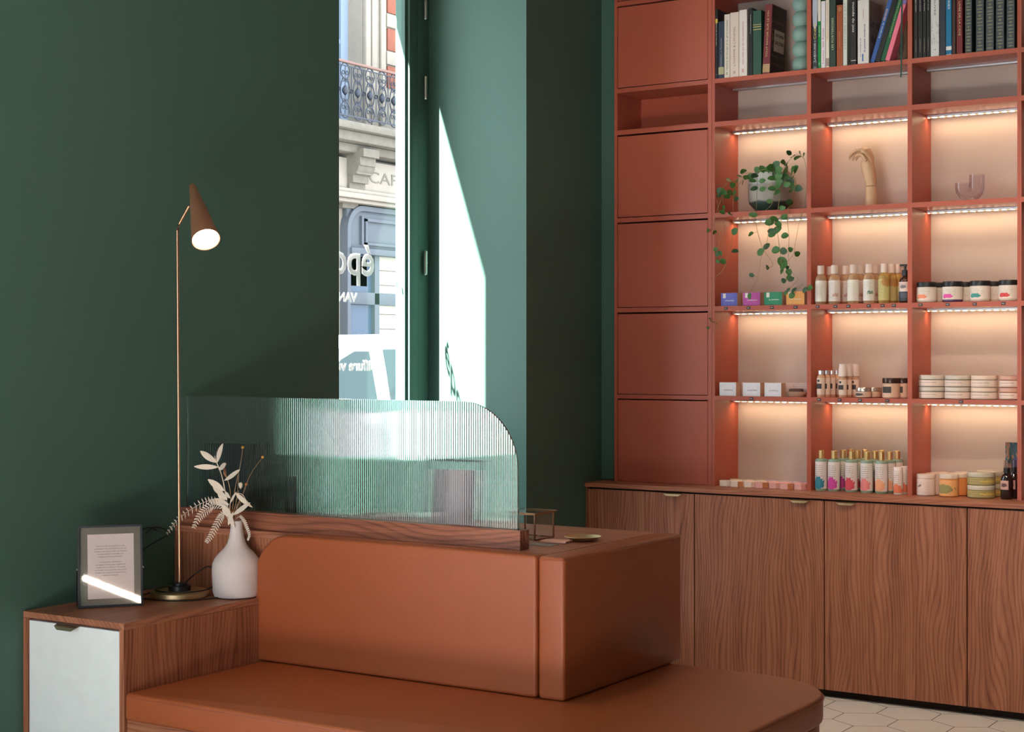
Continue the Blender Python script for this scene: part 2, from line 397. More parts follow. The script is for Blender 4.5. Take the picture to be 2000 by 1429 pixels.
# balcony
b = nb(); bx(b, XF, XF+.72, 12, 30, 4.98, 5.1, .02); bx(b, XF, XF+.6, 12, 30, 4.82, 4.98, .03); bx(b, XF, XF+.42, 12, 30, 4.68, 4.82, .03)
obj('balcony_slab', b, STONE2, bd)
for yc in (16.5, 19.95, 23.4):
    b = nb()
    for i in range(7):
        bx(b, XF, XF+.55-.07*i, yc-.2, yc+.2, 4.62-.13*i, 4.7501-.13*i, .002, 1)
    lathe(b, [(0, 0), (.16, 0), (.16, .42), (0, .42)], (0, 0, 0), 20, M=Matrix.Translation((XF+.30, yc-.21, 4.5)) @ Matrix.Rotation(-PI/2, 4, 'X'))
    obj('corbel', b, STONE2, bd)
b = nb(); bx(b, XF, XF+.22, 12, 30, 4.14, 4.62, .01); bx(b, XF, XF+.34, 12, 30, 3.98, 4.07, .02); bx(b, XF, XF+.28, 12, 30, 4.07, 4.14, .02); bx(b, XF, XF+.27, 12, 30, 3.92, 3.98, .015)
obj('frieze', b, STONE, bd)
text('S CAPRAIS', (XF+.222, 20.95, 4.36), 'facade', 1.9, .26, STONE2, bd, name='carved_lettering', ext=.006)
XR = XF+.66
b = nb(); bx(b, XR-.03, XR+.03, 12, 30, 5.98, 6.02, .01)
ro = obj('handrail', b, mat('rusty_handrail', (110, 80, 70), .6), bd)
b = nb(); bx(b, XR-.01, XR+.01, 12, 30, 5.17, 5.19); bx(b, XR-.01, XR+.01, 12, 30, 5.93, 5.945)
def ell(cy_, cz_, ry, rz, n=18): return [(XR, cy_+ry*math.cos(2*PI*i/n), cz_+rz*math.sin(2*PI*i/n)) for i in range(n)]
k = 17.6
while k < 24.2:
    tube(b, [(XR, k-.155, 5.18), (XR, k-.155, 5.94)], .008, 5)
    tube(b, [(XR, k, 5.18), (XR, k, 5.94)], .006, 5)
    for cz_, rz in ((5.56, .19), (5.86, .12), (5.26, .12)):
        tube(b, ell(k, cz_, .11, rz), .011, 5, closed=True)
    for sy_ in (-1, 1):
        for cz_ in (5.40, 5.72, 5.30, 5.83):
            tube(b, ell(k+sy_*.045, cz_, .028, .03, 10), .008, 5, closed=True)
        tube(b, ell(k+sy_*.155, 5.56, .03, .032, 10), .008, 5, closed=True)
    lathe(b, [(0, -.09), (.045, -.03), (.05, 0), (.045, .03), (0, .09)], (XR, k, 5.56), 8)
    k += .31
obj('balustrade', b, IRON, bd)
# shopfront of the ground floor
b = nb()
pts = rrect(19.86, 23.2, 1.0, 3.90, (0, 0, 0, .35))
def ring_prism(bm, outer, inner, x0, x1, mi=0):
    n = len(outer); V = {}
    for tagk, pp in (('o', outer), ('i', inner)):
        for x in (x0, x1): V[tagk, x] = [bm.verts.new((x, p_[0], p_[1])) for p_ in pp]
    for i in range(n):
        j = (i+1) % n
        for q in ((V['o', x1][i], V['o', x1][j], V['i', x1][j], V['i', x1][i]), (V['o', x0][j], V['o', x0][i], V['i', x0][i], V['i', x0][j]),
                  (V['o', x0][i], V['o', x0][j], V['o', x1][j], V['o', x1][i]), (V['i', x0][j], V['i', x0][i], V['i', x1][i], V['i', x1][j])):
            bm.faces.new(q).material_index = mi
ring_prism(b, rrect(19.84, 23.2, .2, 3.90, (.01, .01, .01, .40)), rrect(19.92, 23.1, .28, 3.82, (.01, .01, .01, .34)), XF, XF+.16)
bx(b, XF, XF+.10, 19.9, 23.1, 3.22, 3.86, .01)
bx(b, XF+.10, XF+.15, 20.22, 20.27, 3.28, 3.74); bx(b, XF+.10, XF+.15, 20.32, 23, 3.28, 3.32); bx(b, XF+.10, XF+.15, 20.32, 20.37, 3.28, 3.70); bx(b, XF+.10, XF+.15, 20.32, 23, 3.66, 3.71)
bx(b, XF, XF+.2, 19.9, 23.1, 3.12, 3.22, .01); bx(b, XF, XF+.10, 19.9, 23.1, 2.32, 2.52, .01)
for y0, y1 in ((19.9, 19.97), (20.62, 20.74), (21.45, 21.6)): bx(b, XF, XF+.10, y0, y1, .28, 3.2)
bx(b, XF, XF+.08, 19.9, 23.1, .0, .5)
obj('shopfront_frame', b, GREY, bd)
b = nb(); bx(b, XF, XF+.03, 19.97, 20.62, .5, 3.12); bx(b, XF, XF+.03, 21.6, 23.1, .5, 3.12); obj('shop_glass', b, SKYGL, bd)
b = nb()
for k in range(11): bx(b, XF, XF+.035, 20.74, 21.45, .5+k*.24, .5+k*.24+.228, .004)
bx(b, XF, XF+.03, 19.98, 20.5, 2.62, 3.1)
obj('stone_reflections', b, mat('reflected_cream_stone', (176, 170, 156), .85), bd)  # pale blocks standing in for beige stone reflections in the shop glass

# white car standing by the kerb across the street
CAR = mat('white_car_paint', (236, 239, 244), .25, coat=.5)
CG = mat('car_glass', (44, 66, 66), .15, spec=.3)
XC = -10.3
car = thing('car', 'white estate car in the street, cut by the window edge', 'car', (XC, 12.6, -.2))
b = nb(); ZC = -.2
prof = [(9.9, .35), (9.95, .85), (10.2, 1.05), (11.0, 1.12), (11.75, 1.74), (12.2, 1.90), (13.9, 1.93), (14.5, 1.80), (14.9, 1.2), (15.0, .9), (14.95, .35)]
rings = []
for x, inset in ((XC-.9, 0), (XC-.86, 0), (XC+.86, 0), (XC+.9, 0)):
    pass
def car_shell(bm, pr, xo, top_in):
    L_ = []
    for sgn in (-1, 1):
        L_.append([bm.verts.new((XC+sgn*(xo-(max(0, z-1.0)*top_in)), y, ZC+z)) for y, z in pr])
    n = len(pr)
    for i in range(n):
        j = (i+1) % n; bm.faces.new([L_[0][i], L_[0][j], L_[1][j], L_[1][i]])
    bm.faces.new(L_[0][::-1]); bm.faces.new(L_[1])
car_shell(b, prof, .92, .22)
obj('body', b, CAR, car)
b = nb()
def side_glass(pl, off=.004):
    for sgn in (-1, 1):
        V = [b.verts.new((XC+sgn*(.92-max(0, z-1.0)*.22+off), y, ZC+z)) for y, z in pl]; b.faces.new(V)
side_glass([(11.22, 1.16), (11.82, 1.66), (12.05, 1.74), (12.28, 1.74), (12.28, 1.16)])
side_glass([(12.5, 1.16), (12.5, 1.76), (13.45, 1.77), (13.45, 1.16)])
side_glass([(13.6, 1.16), (13.6, 1.76), (14.2, 1.70), (14.55, 1.2)])
V = [b.verts.new((XC+sx_*(.92-(z-1.0)*.22-.06), y-.01, ZC+z+.012)) for sx_, y, z in ((-1, 11.06, 1.17), (1, 11.06, 1.17), (1, 11.72, 1.715), (-1, 11.72, 1.715))]; b.faces.new(V)
obj('windows', b, CG, car, smooth=0)
for yy in (10.75, 14.1):
    for sgn in (-1, 1):
        b = nb(); lathe(b, [(0, -.1), (.2, -.1), (.33, -.08), (.33, .08), (.2, .1), (0, .1)], n=24, M=Matrix.Translation((XC+sgn*.82, yy, ZC+.33)) @ Matrix.Rotation(PI/2, 4, 'Y'))
        obj('wheel', b, mat('tyre', (28, 28, 30), .8), car)

# ================================================================ terracotta shelving on the far wall
YS, YB = 6.868, 7.13
TOPZ = 3.62
X1, X2, X3, X4, X5 = -3.814, -3.286, -2.798, -2.3255, -1.8485
SH = [(1.289, 1.309), (1.711, 1.733), (2.152, 2.174), (2.582, 2.605), (2.788, 2.809), (3.213, 3.235)]
cup = thing('tall_cupboard', 'tall terracotta cupboard with flush doors and one open niche in the corner', 'cupboard', (X1, YS, .883))
b = nb()
bx(b, X1, X1+.017, YS, YB, .883, TOPZ); bx(b, X2-.021, X2-.0015, YS, YB, .883, TOPZ); bx(b, X1, X2-.0015, YS, YB, TOPZ, TOPZ+.02)
bx(b, X1+.017, X2-.021, YB-.015, YB, .883, TOPZ)
for z0, z1 in SH: bx(b, X1+.017, X2-.021, YS, YB-.015, z0, z1)
bx(b, X1+.017, X2-.021, YS+.004, YB-.015, .883, .895)
obj('carcass', b, TERRA, cup, smooth=0)
for z0, z1 in ((.886, 1.283), (1.312, 1.703), (1.736, 2.144), (2.178, 2.573), (2.813, 3.206), (3.24, 3.6)):
    b = nb(); bx(b, X1+.0195, X2-.0235, YS+.001, YS+.019, z0, z1, .001, 1)
    obj('door', b, TERRA, cup)
bc = thing('bookcase', 'open terracotta bookcase of three columns with lit cream backs', 'bookcase', (X2, YS, .883))
b = nb()
XS = (X2, X3, X4, X5)
for i, x in enumerate(XS):
    a0, a1 = (x, x+.015) if i == 0 else ((x-.010, x+.010) if i < 3 else (x-.0085, x))
    bx(b, a0, a1, YS, YB, .883, TOPZ)
for z0, z1 in SH:
    for i in range(3): bx(b, XS[i]+(.015 if i == 0 else .010), XS[i+1]-(.010 if i < 2 else .0085), YS, YB, z0, z1)
bx(b, X2, X5, YS, YB, TOPZ, TOPZ+.02)
obj('frame', b, TERRA, bc, smooth=0)
b = nb(); bx(b, X2+.002, X5-.002, YB, YB+.012, .885, TOPZ); obj('back_panel', b, CREAM, bc, smooth=0)
LEDM = mat('warm_led', (255, 214, 150), .5, emis=(1, .76, .46), estr=20)
N = LEDM.node_tree.nodes; L = LEDM.node_tree.links; tcn = N.new('ShaderNodeTexCoord'); sx = N.new('ShaderNodeSeparateXYZ'); L.new(tcn.outputs['Object'], sx.inputs[0])
a1_ = N.new('ShaderNodeMath'); a1_.operation = 'MULTIPLY'; L.new(sx.outputs[0], a1_.inputs[0]); a1_.inputs[1].default_value = 2*PI/.0345
a2_ = N.new('ShaderNodeMath'); a2_.operation = 'SINE'; L.new(a1_.outputs[0], a2_.inputs[0])
a3_ = N.new('ShaderNodeMath'); a3_.operation = 'MULTIPLY_ADD'; L.new(a2_.outputs[0], a3_.inputs[0]); a3_.inputs[1].default_value = 14; a3_.inputs[2].default_value = 9; a3_.use_clamp = False
a4_ = N.new('ShaderNodeMath'); a4_.operation = 'MAXIMUM'; L.new(a3_.outputs[0], a4_.inputs[0]); a4_.inputs[1].default_value = .6; L.new(a4_.outputs[0], N['Principled BSDF'].inputs['Emission Strength'])
def bay(i): return XS[i]+(.015 if i == 0 else .010), XS[i+1]-(.010 if i < 2 else .0085)
for r_, (z0, z1) in enumerate(SH[:5]):
    lit = r_ < 4
    for i in range(3):
        a0, a1 = bay(i); y0 = 7.055
        b = nb(); bx(b, a0+.004, a1-.004, y0, y0+.022, z0-.010, z0, .0015, 1)
        st = obj('light_profile', b, ALU, bc)
        if lit:
            b = nb(); bx(b, a0+.008, a1-.008, y0+.006, y0+.016, z0-.0125, z0-.0101)
            obj('led_strip', b, LEDM, st, smooth=0)
            area('led_light', ((a0+a1)/2, y0+.011, z0-.016), (0, .12, -1), a1-a0-.02, .012, .44, (1, .74, .47))
# price tickets on the shelf edges
TICK = mat('black_price_ticket', (34, 34, 38), .4); TKT = mat('ticket_print', (190, 185, 180), .5)
for zt, us in ((1.722, (1418, 1462, 1508, 1554, 1597, 1632, 1657, 1697, 1724, 1746, 1798, 1851, 1904, 1960)), (1.299, (1468, 1600, 1640, 1680, 1733, 1877))):
    for u in us:
        x = Xat(u, YS); b = nb(); bx(b, x-.009, x+.009, YS-.002, YS, zt-.006, zt+.006)
        bx(b, x-.006, x+.004, YS-.0024, YS-.0019, zt-.001, zt+.0015, mi=1); obj('price_ticket', b, [TICK, TKT], bc)
b2 = thing('bookcase', 'terracotta bookcase cut off by the right edge of the photo', 'bookcase', (X5, YS, .883))
b = nb(); bx(b, X5+.0005, X5+.009, YS, YB, .883, TOPZ); bx(b, -.92, -.905, YS, YB, .883, TOPZ); bx(b, -1.39, -1.37, YS, YB, .883, TOPZ)
for z0, z1 in SH: bx(b, X5+.009, -1.39, YS, YB, z0, z1); bx(b, -1.37, -.92, YS, YB, z0, z1)
bx(b, X5+.0005, -.905, YS, YB, TOPZ, TOPZ+.02); obj('frame', b, TERRA, b2, smooth=0)
b = nb(); bx(b, X5+.002, -.905, YB, YB+.012, .885, TOPZ); obj('back_panel', b, CREAM, b2, smooth=0)

# ================================================================ walnut base cabinets with brass pulls
YC = 6.727
def pull(x0, x1, y, z, parent, m=BRASS, s=.014, ax='x'):
    b = nb()
    if ax == 'x':
        V = [(x0, z+.001), (x1, z+.001), (x1-.018, z-s), (x0+.018, z-s)]
        P0 = [b.verts.new((x_, y, z_)) for x_, z_ in V[:2]]; P1 = [b.verts.new((x_, y-.016, z-.004)) for x_ in (x1-.004, x0+.004)]
        P2 = [b.verts.new((x_, y-.020, z-s)) for x_ in (x1-.02, x0+.02)]
        b.faces.new([P0[0], P0[1], P1[0], P1[1]]); b.faces.new([P1[1], P1[0], P2[0], P2[1]])
        r = bmesh.ops.solidify(b, geom=b.faces[:], thickness=.0022)
    return obj('handle', b, m, parent, smooth=30, label='folded brass edge pull' if m is BRASS else None)
Z0 = .012
def base_cab(label, x0, x1, doors, loc):
    t = thing('base_cabinet', label, 'cabinet', (x0, YC, FLOOR), 'walnut base cabinets under the bookcases')
    b = nb(); bx(b, x0+.001, x1-.001, YC+.024, 7.165, Z0, .860); bx(b, x0+.001, x1-.001, YC+.05, YC+.07, FLOOR, Z0)
    obj('carcass', b, mat('dark_carcass', (40, 24, 18), .8), t, smooth=0)
    for k, (a0, a1, h0, h1, seed) in enumerate(doors):
        b = nb(); bx(b, a0+.0028, a1-.0028, YC, YC+.02, Z0, .853, .0008, 1)
        d = obj('door', b, W(seed), t)
        if h0 is not None: pull(h0, h1, YC-.0003, .8535, d)
    return t
c1 = base_cab('walnut base cabinet at the corner, half hidden by the desk', XW+.002, -3.309, [(-3.884, -3.309, -3.468, -3.365, 1.3)], 0)
b = nb(); bx(b, XW+.002, -3.885, YC-.001, YC+.02, FLOOR, .860); obj('side_panel', b, W(9.3), c1)
base_cab('wide walnut base cabinet with two doors whose brass pulls meet', -3.309, -2.029, [(-3.309, -2.668, -2.831, -2.733, 2.9), (-2.668, -2.029, -2.612, -2.515, 4.45)], 0)
base_cab('walnut base cabinet cut off by the right edge of the photo', -2.029, -.9, [(-2.029, -1.39, None, None, 5.2), (-1.39, -.9, None, None, 6.6)], 0)
b = nb(); bx(b, XW+.001, -.9, YC-.010, 7.168, .861, .883, .001, 1)
tag(obj('countertop', b, wood('walnut_top_x', 0, (176, 112, 82), (148, 90, 66), (104, 60, 46), seed=.4)), 'long walnut countertop running under the bookcases', 'countertop')

# ================================================================ white-fronted side cabinet
ZT = .719; YA = 3.295; XA = -3.461
sc = thing('side_cabinet', 'low walnut cabinet with a white door against the green wall', 'cabinet', (XA, YA, FLOOR))
b = nb(); bx(b, XW+.001, XA, YA, 3.938, ZT-.019, ZT, .0008, 1); obj('top', b, wood('walnut_top_y', 1, (170, 112, 86), (140, 88, 66), (100, 60, 46), seed=2.2), sc)
b = nb(); bx(b, XA-.019, XA, YA, 3.938, FLOOR, ZT-.0195, .0008, 1); bx(b, XW+.001, XW+.022, YA, 3.938, FLOOR, ZT-.0195, .0008, 1); bx(b, XW+.022, XA-.019, YA+.03, 3.93, FLOOR, ZT-.02)
obj('carcass', b, W(7.7), sc)
b = nb(); bx(b, XW+.025, XA-.022, YA+.003, YA+.022, FLOOR+.02, ZT-.026, .001, 1); dd = obj('door', b, WHITE, sc, label='white lacquered door')
hx0, hx1 = Xat(110, YA), Xat(156, YA); pull(hx0, hx1, YA+.0025, ZT-.0258, dd, mat('champagne_metal', (.60, .54, .42), .3, 1, srgb=False))

# ================================================================ desk, bench and cushions
DX0, DX1 = XW+.002, -2.405
dk = thing('reception_desk', 'walnut reception desk behind the leather bench', 'desk', (-3, 4.3, FLOOR))
b = nb(); bx(b, DX0, DX1-.001, 3.94, 4.6, FLOOR, .905); obj('body', b, W(3.1), dk, smooth=0)
b = nb(); bx(b, DX0, DX1, 3.94, 4.62, .905, .925, .0008, 1); obj('desktop', b, wood('walnut_desktop', 0, (186, 124, 98), (158, 100, 78), (116, 70, 54), seed=1.2), dk)
bn = thing('corner_bench', 'cognac leather corner bench wrapped around the desk', 'bench', (-2.6, 3.9, FLOOR))
SEATP = [p_ for p_ in rrect(XA+.002, -1.724, YA, 4.565, (.012, .28, .28, 0), 12)][:-1]+[(DX1+.001, 4.565), (DX1+.001, 3.9385), (XA+.002, 3.9385)]
b = nb(); prism(b, SEATP, .437, .517, .012)
obj('seat_cushion', b, LEATH, bn)
P_ = rrect(XA+.006, -1.7225, YA-.0015, 4.566, (.012, .28, .28, 0), 12)[:-1]+[(DX1+.004, 4.566)]
b = nb(); tube(b, [(x, y, .5055) for x, y in P_], .0022, 6); obj('seam', b, PIPING, bn)
b = nb(); bx(b, XA+.002, -2.05, YA+.012, 3.938, FLOOR, .436); obj('base', b, W(8.8, 0), bn, smooth=0)
b = nb(); prism(b, rrect(-2.048, -1.734, YA+.012, 4.553, (.002, .27, .27, .002), 12), FLOOR, .435, .004); bx(b, DX1+.001, -2.049, 3.957, 4.55, FLOOR, .435)
obj('base_cladding', b, LEATH, bn)
# long back cushion with a rounded upper left corner (plan in x,z extruded along y)
def cushion(name, x0, x1, y0, y1, z0, z1, rad, r, m=LEATH):
    b = nb(); prism(b, rrect(x0, x1, z0, z1, rad, 10), -y1, -y0, r)
    bmesh.ops.transform(b, matrix=Matrix.Rotation(PI/2, 4, 'X'), verts=b.verts[:])
    return obj(name, b, m, bn)
cushion('back_cushion', -3.478, -2.409, 3.878, 3.939, .5185, .926, (.014, .012, .012, .135), .010)
b = nb(); bx(b, DX1+.0015, -2.316, 3.878, 4.615, .5185, .926, .011, 4); obj('end_cushion', b, LEATH, bn)
b = nb(); tube(b, [(x, y, .9175) for x, y in rrect(DX1+.004, -2.3150, 3.8768, 4.616, (.008, .012, .012, .008), 4)], .0018, 6, closed=True); obj('seam', b, PIPING, bn)

# ================================================================ ribbed glass screen in its walnut rail
gs = thing('glass_screen', 'ribbed glass screen with a rounded corner in a walnut rail', 'screen', (-3.2, 3.99, .9255))
b = nb(); bx(b, XW+.001, -2.519, 3.965, 3.985, .9255, .983, .0006, 1); bx(b, XW+.001, -2.519, 3.9955, 4.015, .9255, .983, .0006, 1); bx(b, XW+.001, -2.519, 3.985, 3.9955, .9255, .950)
obj('rail', b, wood('walnut_rail', 0, (160, 100, 76), (128, 76, 58), (84, 46, 36), seed=5.1), gs)
def ribbed():
    b = nb(); x0, x1, zt, zb, rad = XW+.012, -2.541, 1.361, .951, .205
    pitch = .0082; n = int((x1-x0)/pitch); sub = 8; F = []; K = []
    nz_ = 18
    for i in range(n*sub+1):
        x = x0+(x1-x0)*i/(n*sub); top = zt
        if x > x1-rad:
            d = x-(x1-rad); top = zt-rad+math.sqrt(max(0, rad*rad-d*d))
        ph = (i % sub)/sub; dy = .00055*(math.cos(2*PI*ph))
        zs = [zb+(top-zb)*q/nz_ for q in range(nz_+1)]
        F.append([b.verts.new((x, 3.9868-dy+.000012*math.sin(z*190+math.floor(i/sub)*2.1)*math.sin(z*77+i*.013), z)) for z in zs])
        K.append([b.verts.new((x, 3.9945, z)) for z in (zb, top)])
    for i in range(len(F)-1):
        for q in range(nz_): b.faces.new([F[i][q], F[i+1][q], F[i+1][q+1], F[i][q+1]])
        b.faces.new([K[i+1][0], K[i][0], K[i][1], K[i+1][1]])
        b.faces.new([F[i][nz_], F[i+1][nz_], K[i+1][1], K[i][1]]); b.faces.new([F[i+1][0], F[i][0], K[i][0], K[i+1][0]])
    b.faces.new([F[0][q] for q in range(nz_, -1, -1)]+[K[0][0], K[0][1]]); b.faces.new([F[-1][q] for q in range(nz_+1)]+[K[-1][1], K[-1][0]])
    return b
GL = bpy.data.materials.new('ribbed_glass'); GL.use_nodes = True; nt = GL.node_tree; nt.nodes.remove(nt.nodes['Principled BSDF'])
g = nt.nodes.new('ShaderNodeBsdfGlass'); g.inputs['IOR'].default_value = 1.5; g.inputs['Roughness'].default_value = .0; g.inputs[0].default_value = (.97, .99, .98, 1)
nz = nt.nodes.new('ShaderNodeTexNoise'); nz.inputs['Scale'].default_value = 130; tcn = nt.nodes.new('ShaderNodeTexCoord'); nt.links.new(tcn.outputs['Object'], nz.inputs['Vector'])
bp = nt.nodes.new('ShaderNodeBump'); bp.inputs['Strength'].default_value = .0015; bp.inputs['Distance'].default_value = .001; nt.links.new(nz.outputs['Fac'], bp.inputs['Height']); nt.links.new(bp.outputs['Normal'], g.inputs['Normal'])
nt.links.new(g.outputs[0], nt.nodes['Material Output'].inputs[0])
obj('ribbed_pane', ribbed(), GL, gs, smooth=50)

# ================================================================ objects on the desk
def frame_box(x, y, z, sx_, sy_, h, loc):
    pass
gb = thing('glass_box', 'small copper-edged glass display box beside the screen end', 'display box', (-2.665, 4.255, .925))
b = nb(); gx0, gx1, gy0, gy1, gz0, gz1 = -2.722, -2.612, 4.197, 4.313, .9255, 1.008; e_ = .0042
for x in (gx0, gx1-e_):
    for y in (gy0, gy1-e_): bx(b, x, x+e_, y, y+e_, gz0, gz1)
for z in (gz0, gz1-e_):
    for y in (gy0, gy1-e_): bx(b, gx0, gx1, y, y+e_, z, z+e_)
    for x in (gx0, gx1-e_): bx(b, x, x+e_, gy0, gy1, z, z+e_)
obj('edging', b, BRONZE, gb, smooth=0)
b = nb()
for a in ((gx0+.0005, gx0+.002, gy0+e_, gy1-e_, gz0+e_, gz1-e_), (gx1-.002, gx1-.0005, gy0+e_, gy1-e_, gz0+e_, gz1-e_), (gx0+e_, gx1-e_, gy0+.0005, gy0+.002, gz0+e_, gz1-e_), (gx0+e_, gx1-e_, gy1-.002, gy1-.0005, gz0+e_, gz1-e_)): bx(b, *a)
obj('glass', b, THIN, gb, smooth=0)
b = nb(); q = .006; bx(b, gx0-q, gx1+q, gy0-q, gy1+q, gz1+.0004, gz1+.003)
lid = obj('lid', b, clear('lid_glass', ior=1.6), gb, smooth=0)
b = nb()
for a in ((gx0-q, gx1+q, gy0-q-.001, gy0-q+.002), (gx0-q, gx1+q, gy1+q-.002, gy1+q+.001), (gx0-q-.001, gx0-q+.002, gy0-q, gy1+q), (gx1+q-.002, gx1+q+.001, gy0-q, gy1+q)): bx(b, *a, gz1, gz1+.0036)
obj('lid_edging', b, BRONZE, lid, smooth=0)
b = nb()
for k in range(14): lathe(b, [(0, 0), (.006, 0), (.006, .002), (0, .0022)], (gx0+.016+R.random()*.078, gy0+.016+R.random()*.084, gz0+.0005+.0012*(k % 3)), 10, mi=k % 2)
tag(obj('trinkets', b, [CHROME, BRASS]), 'small metal trinkets lying inside the glass box', 'trinkets', kind='stuff')
b = nb()
lathe(b, [(0, .0005), (.014, .0005), (.036, .004), (.0565, .014), (.0575, .0145), (.056, .0155), (.035, .0062), (0, .003)], (-2.487, 4.278, .925), 40)
tag(obj('dish', b, BRASS), 'shallow round brass dish on the desk beside the glass box', 'dish')
def card(cx_, cy_, z, w_, d_, h, rot, m, nm, lab):
    b = nb(); bx(b, -w_/2, w_/2, -d_/2, d_/2, z, z+h, M=Matrix.Translation((cx_, cy_, 0)) @ Matrix.Rotation(rot, 4, 'Z'))
    return tag(obj(nm, b, m, smooth=0), lab, 'cards')
card(-2.537, 4.20, .925+.0018, .085, .055, .0052, .16, mat('pink_card', (232, 176, 158), .6), 'card_stack', 'stack of pink cards in front of the brass dish')
card(-2.54, 4.125, .925, .085, .055, .0016, .04, mat('grey_card', (150, 140, 134), .5), 'card', 'thin grey card lying by the walnut rail end')
# acrylic frame behind the glass
fr = thing('picture_frame', 'slim black frame with a lilac sheet seen through the ribbed glass', 'picture frame', (-2.93, 4.15, .9255))
b = nb(); fx0, fx1, fz1 = -2.965, -2.775, 1.172
def fbox(bm, x0, x1, z0, z1, t0, t1, M_): bx(bm, x0, x1, t0, t1, z0, z1, M=M_)
MF = Matrix.Translation((0, 4.12, .9255)) @ Matrix.Rotation(math.radians(-4), 4, 'X')
for a in ((fx0, fx0+.004, 0, .247), (fx1-.004, fx1, 0, .247), (fx0, fx1, .241, .247), (fx0, fx1, 0, .005)): fbox(b, *a, 0, .008, MF)
obj('frame', b, BLACK, fr, smooth=0)
b = nb(); fbox(b, fx0+.022, fx1-.022, .02, .215, .003, .0045, MF); obj('sheet', b, mat('lilac_sheet', (188, 166, 172), .7), fr, smooth=0)
b = nb(); bx(b, -2.88, -2.86, 4.12, 4.2, .9255, .929); bx(b, -2.88, -2.86, 4.135, 4.145, .929, 1.03); obj('stand', b, BLACK, fr, smooth=0)
# dark things behind the glass: monitor, plant, bottle
mo = thing('monitor', 'dark computer monitor behind the left end of the ribbed glass', 'monitor', (-3.78, 4.12, .9255))
b = nb(); bx(b, -3.875, -3.68, 4.09, 4.11, .985, 1.20, .006); obj('screen', b, BLACK, mo)
b = nb(); bx(b, -3.80, -3.76, 4.11, 4.125, .935, 1.12); bx(b, -3.85, -3.70, 4.06, 4.18, .9255, .935, .004); obj('stand', b, BLACK, mo)
DLEAF = mat('dark_green_leaf', (34, 58, 40), .5)
def leaf(bm, base, d, L_, w_, up=(0, 0, 1), curl=.25, mi=0, n=6, round_=False):
    d = Vector(d).normalized(); up = Vector(up); s = d.cross(up)
    if s.length < .1: s = d.cross(Vector((1, .3, 0)))
    s.normalize(); nn = s.cross(d).normalized(); prev = None
    for i in range(n+1):
        t = i/n; ww = w_*((math.sin(PI*min(1, t*.96+.02)))**(.5 if round_ else .8))/2
        c_ = Vector(base)+d*L_*t-nn*curl*L_*t*t
        row = [bm.verts.new(c_-s*ww+nn*ww*.25), bm.verts.new(c_), bm.verts.new(c_+s*ww+nn*ww*.25)]
        if prev:
            for k in range(2): bm.faces.new([prev[k], prev[k+1], row[k+1], row[k]]).material_index = mi
        prev = row
dp = thing('potted_plant', 'dark leafy pot plant behind the middle of the ribbed glass', 'plant', (-3.70, 4.33, .9255))
b = nb(); lathe(b, [(0, 0), (.035, 0), (.048, .07), (.045, .07), (.04, .06), (0, .06)], (-3.70, 4.33, .9255), 20); obj('pot', b, mat('dark_pot', (36, 36, 38), .5), dp)
b = nb()
for k in range(26):
    a = R.random()*2*PI; e = R.uniform(.2, 1.3); leaf(b, (-3.70, 4.33, .985), (math.cos(a)*math.cos(e), math.sin(a)*math.cos(e), math.sin(e)), R.uniform(.08, .17), .035, curl=.5)
obj('foliage', b, DLEAF, dp)
b = nb(); lathe(b, [(0, 0), (.032, 0), (.034, .01), (.034, .12), (.03, .135), (.03, .165), (.0, .165)], (-3.52, 4.20, .9255), 20)
tag(obj('pen_pot', b, mat('dark_green_ceramic', (24, 50, 40), .2)), 'dark green ceramic pot seen through the ribbed glass', 'pot')
b = nb(); lathe(b, [(0, 0), (.05, 0), (.075, .02), (.08, .03), (.07, .03), (0, .012)], (-3.25, 4.40, .9255), 24)
tag(obj('bowl', b, mat('pale_ceramic', (190, 186, 190), .4)), 'low pale bowl behind the ribbed glass', 'bowl')

# ================================================================ lamp on the side cabinet
LB = Vector((-3.700, 3.765, ZT))
lp = thing('reading_lamp', 'slim copper reading lamp with a cone shade, switched on', 'lamp', LB)
b = nb(); lathe(b, [(0, .002), (.092, .002), (.094, .004), (.094, .017), (.088, .020), (0, .020)], LB, 48); obj('base', b, BRASS, lp)
b = nb(); lathe(b, [(0, .0205), (.036, .0205), (.036, .036), (.024, .038), (.024, .045), (.01, .047), (0, .047)], LB, 32); obj('foot_collar', b, BLACK, lp)
Q0 = LB+Vector((0, 0, .04)); YPL = 3.765
q1 = onY(346.5, 450, YPL); q2 = onY(350, 437, YPL); q3 = onY(366, 408, YPL); q4 = onY(369, 402, YPL)
b = nb(); tube(b, [Q0, q1, q2, q3, q4], .0048, 10); obj('pole', b, mat('copper_pole', (.62, .36, .22), .3, 1, srgb=False), lp)
top = onY(375.5, 362, YPL); bot = onY(401, 474, YPL)+Vector((0, -.0, 0))
ax = (bot-top); ax += Vector((.70, -.713, 0))*.14; Ls = ax.length; dirn = ax.normalized()
MQ = Matrix.Translation(top) @ dirn.to_track_quat('Z', 'Y').to_matrix().to_4x4()
b = nb(); lathe(b, [(0, 0), (.0085, 0), (.0105, .004), (.0435, Ls-.012), (.0455, Ls), (.043, Ls), (.041, Ls-.012), (.009, .01), (0, .01)], n=36, M=MQ); sh_ = obj('shade', b, mat('copper_shade', (.60, .29, .18), .5, .8, srgb=False), lp)
b = nb(); lathe(b, [(0, Ls-.006), (.041, Ls-.006), (.041, Ls-.004), (0, Ls-.002)], n=36, M=MQ); obj('bulb', b, mat('lamp_diffuser', (255, 240, 215), .5, emis=(1, .84, .62), estr=9), lp, label='glowing warm diffuser')
b = nb(); tube(b, [q4, q4.lerp(top.lerp(bot, .35), .9)], .004, 8); obj('joint', b, CHROME, lp)
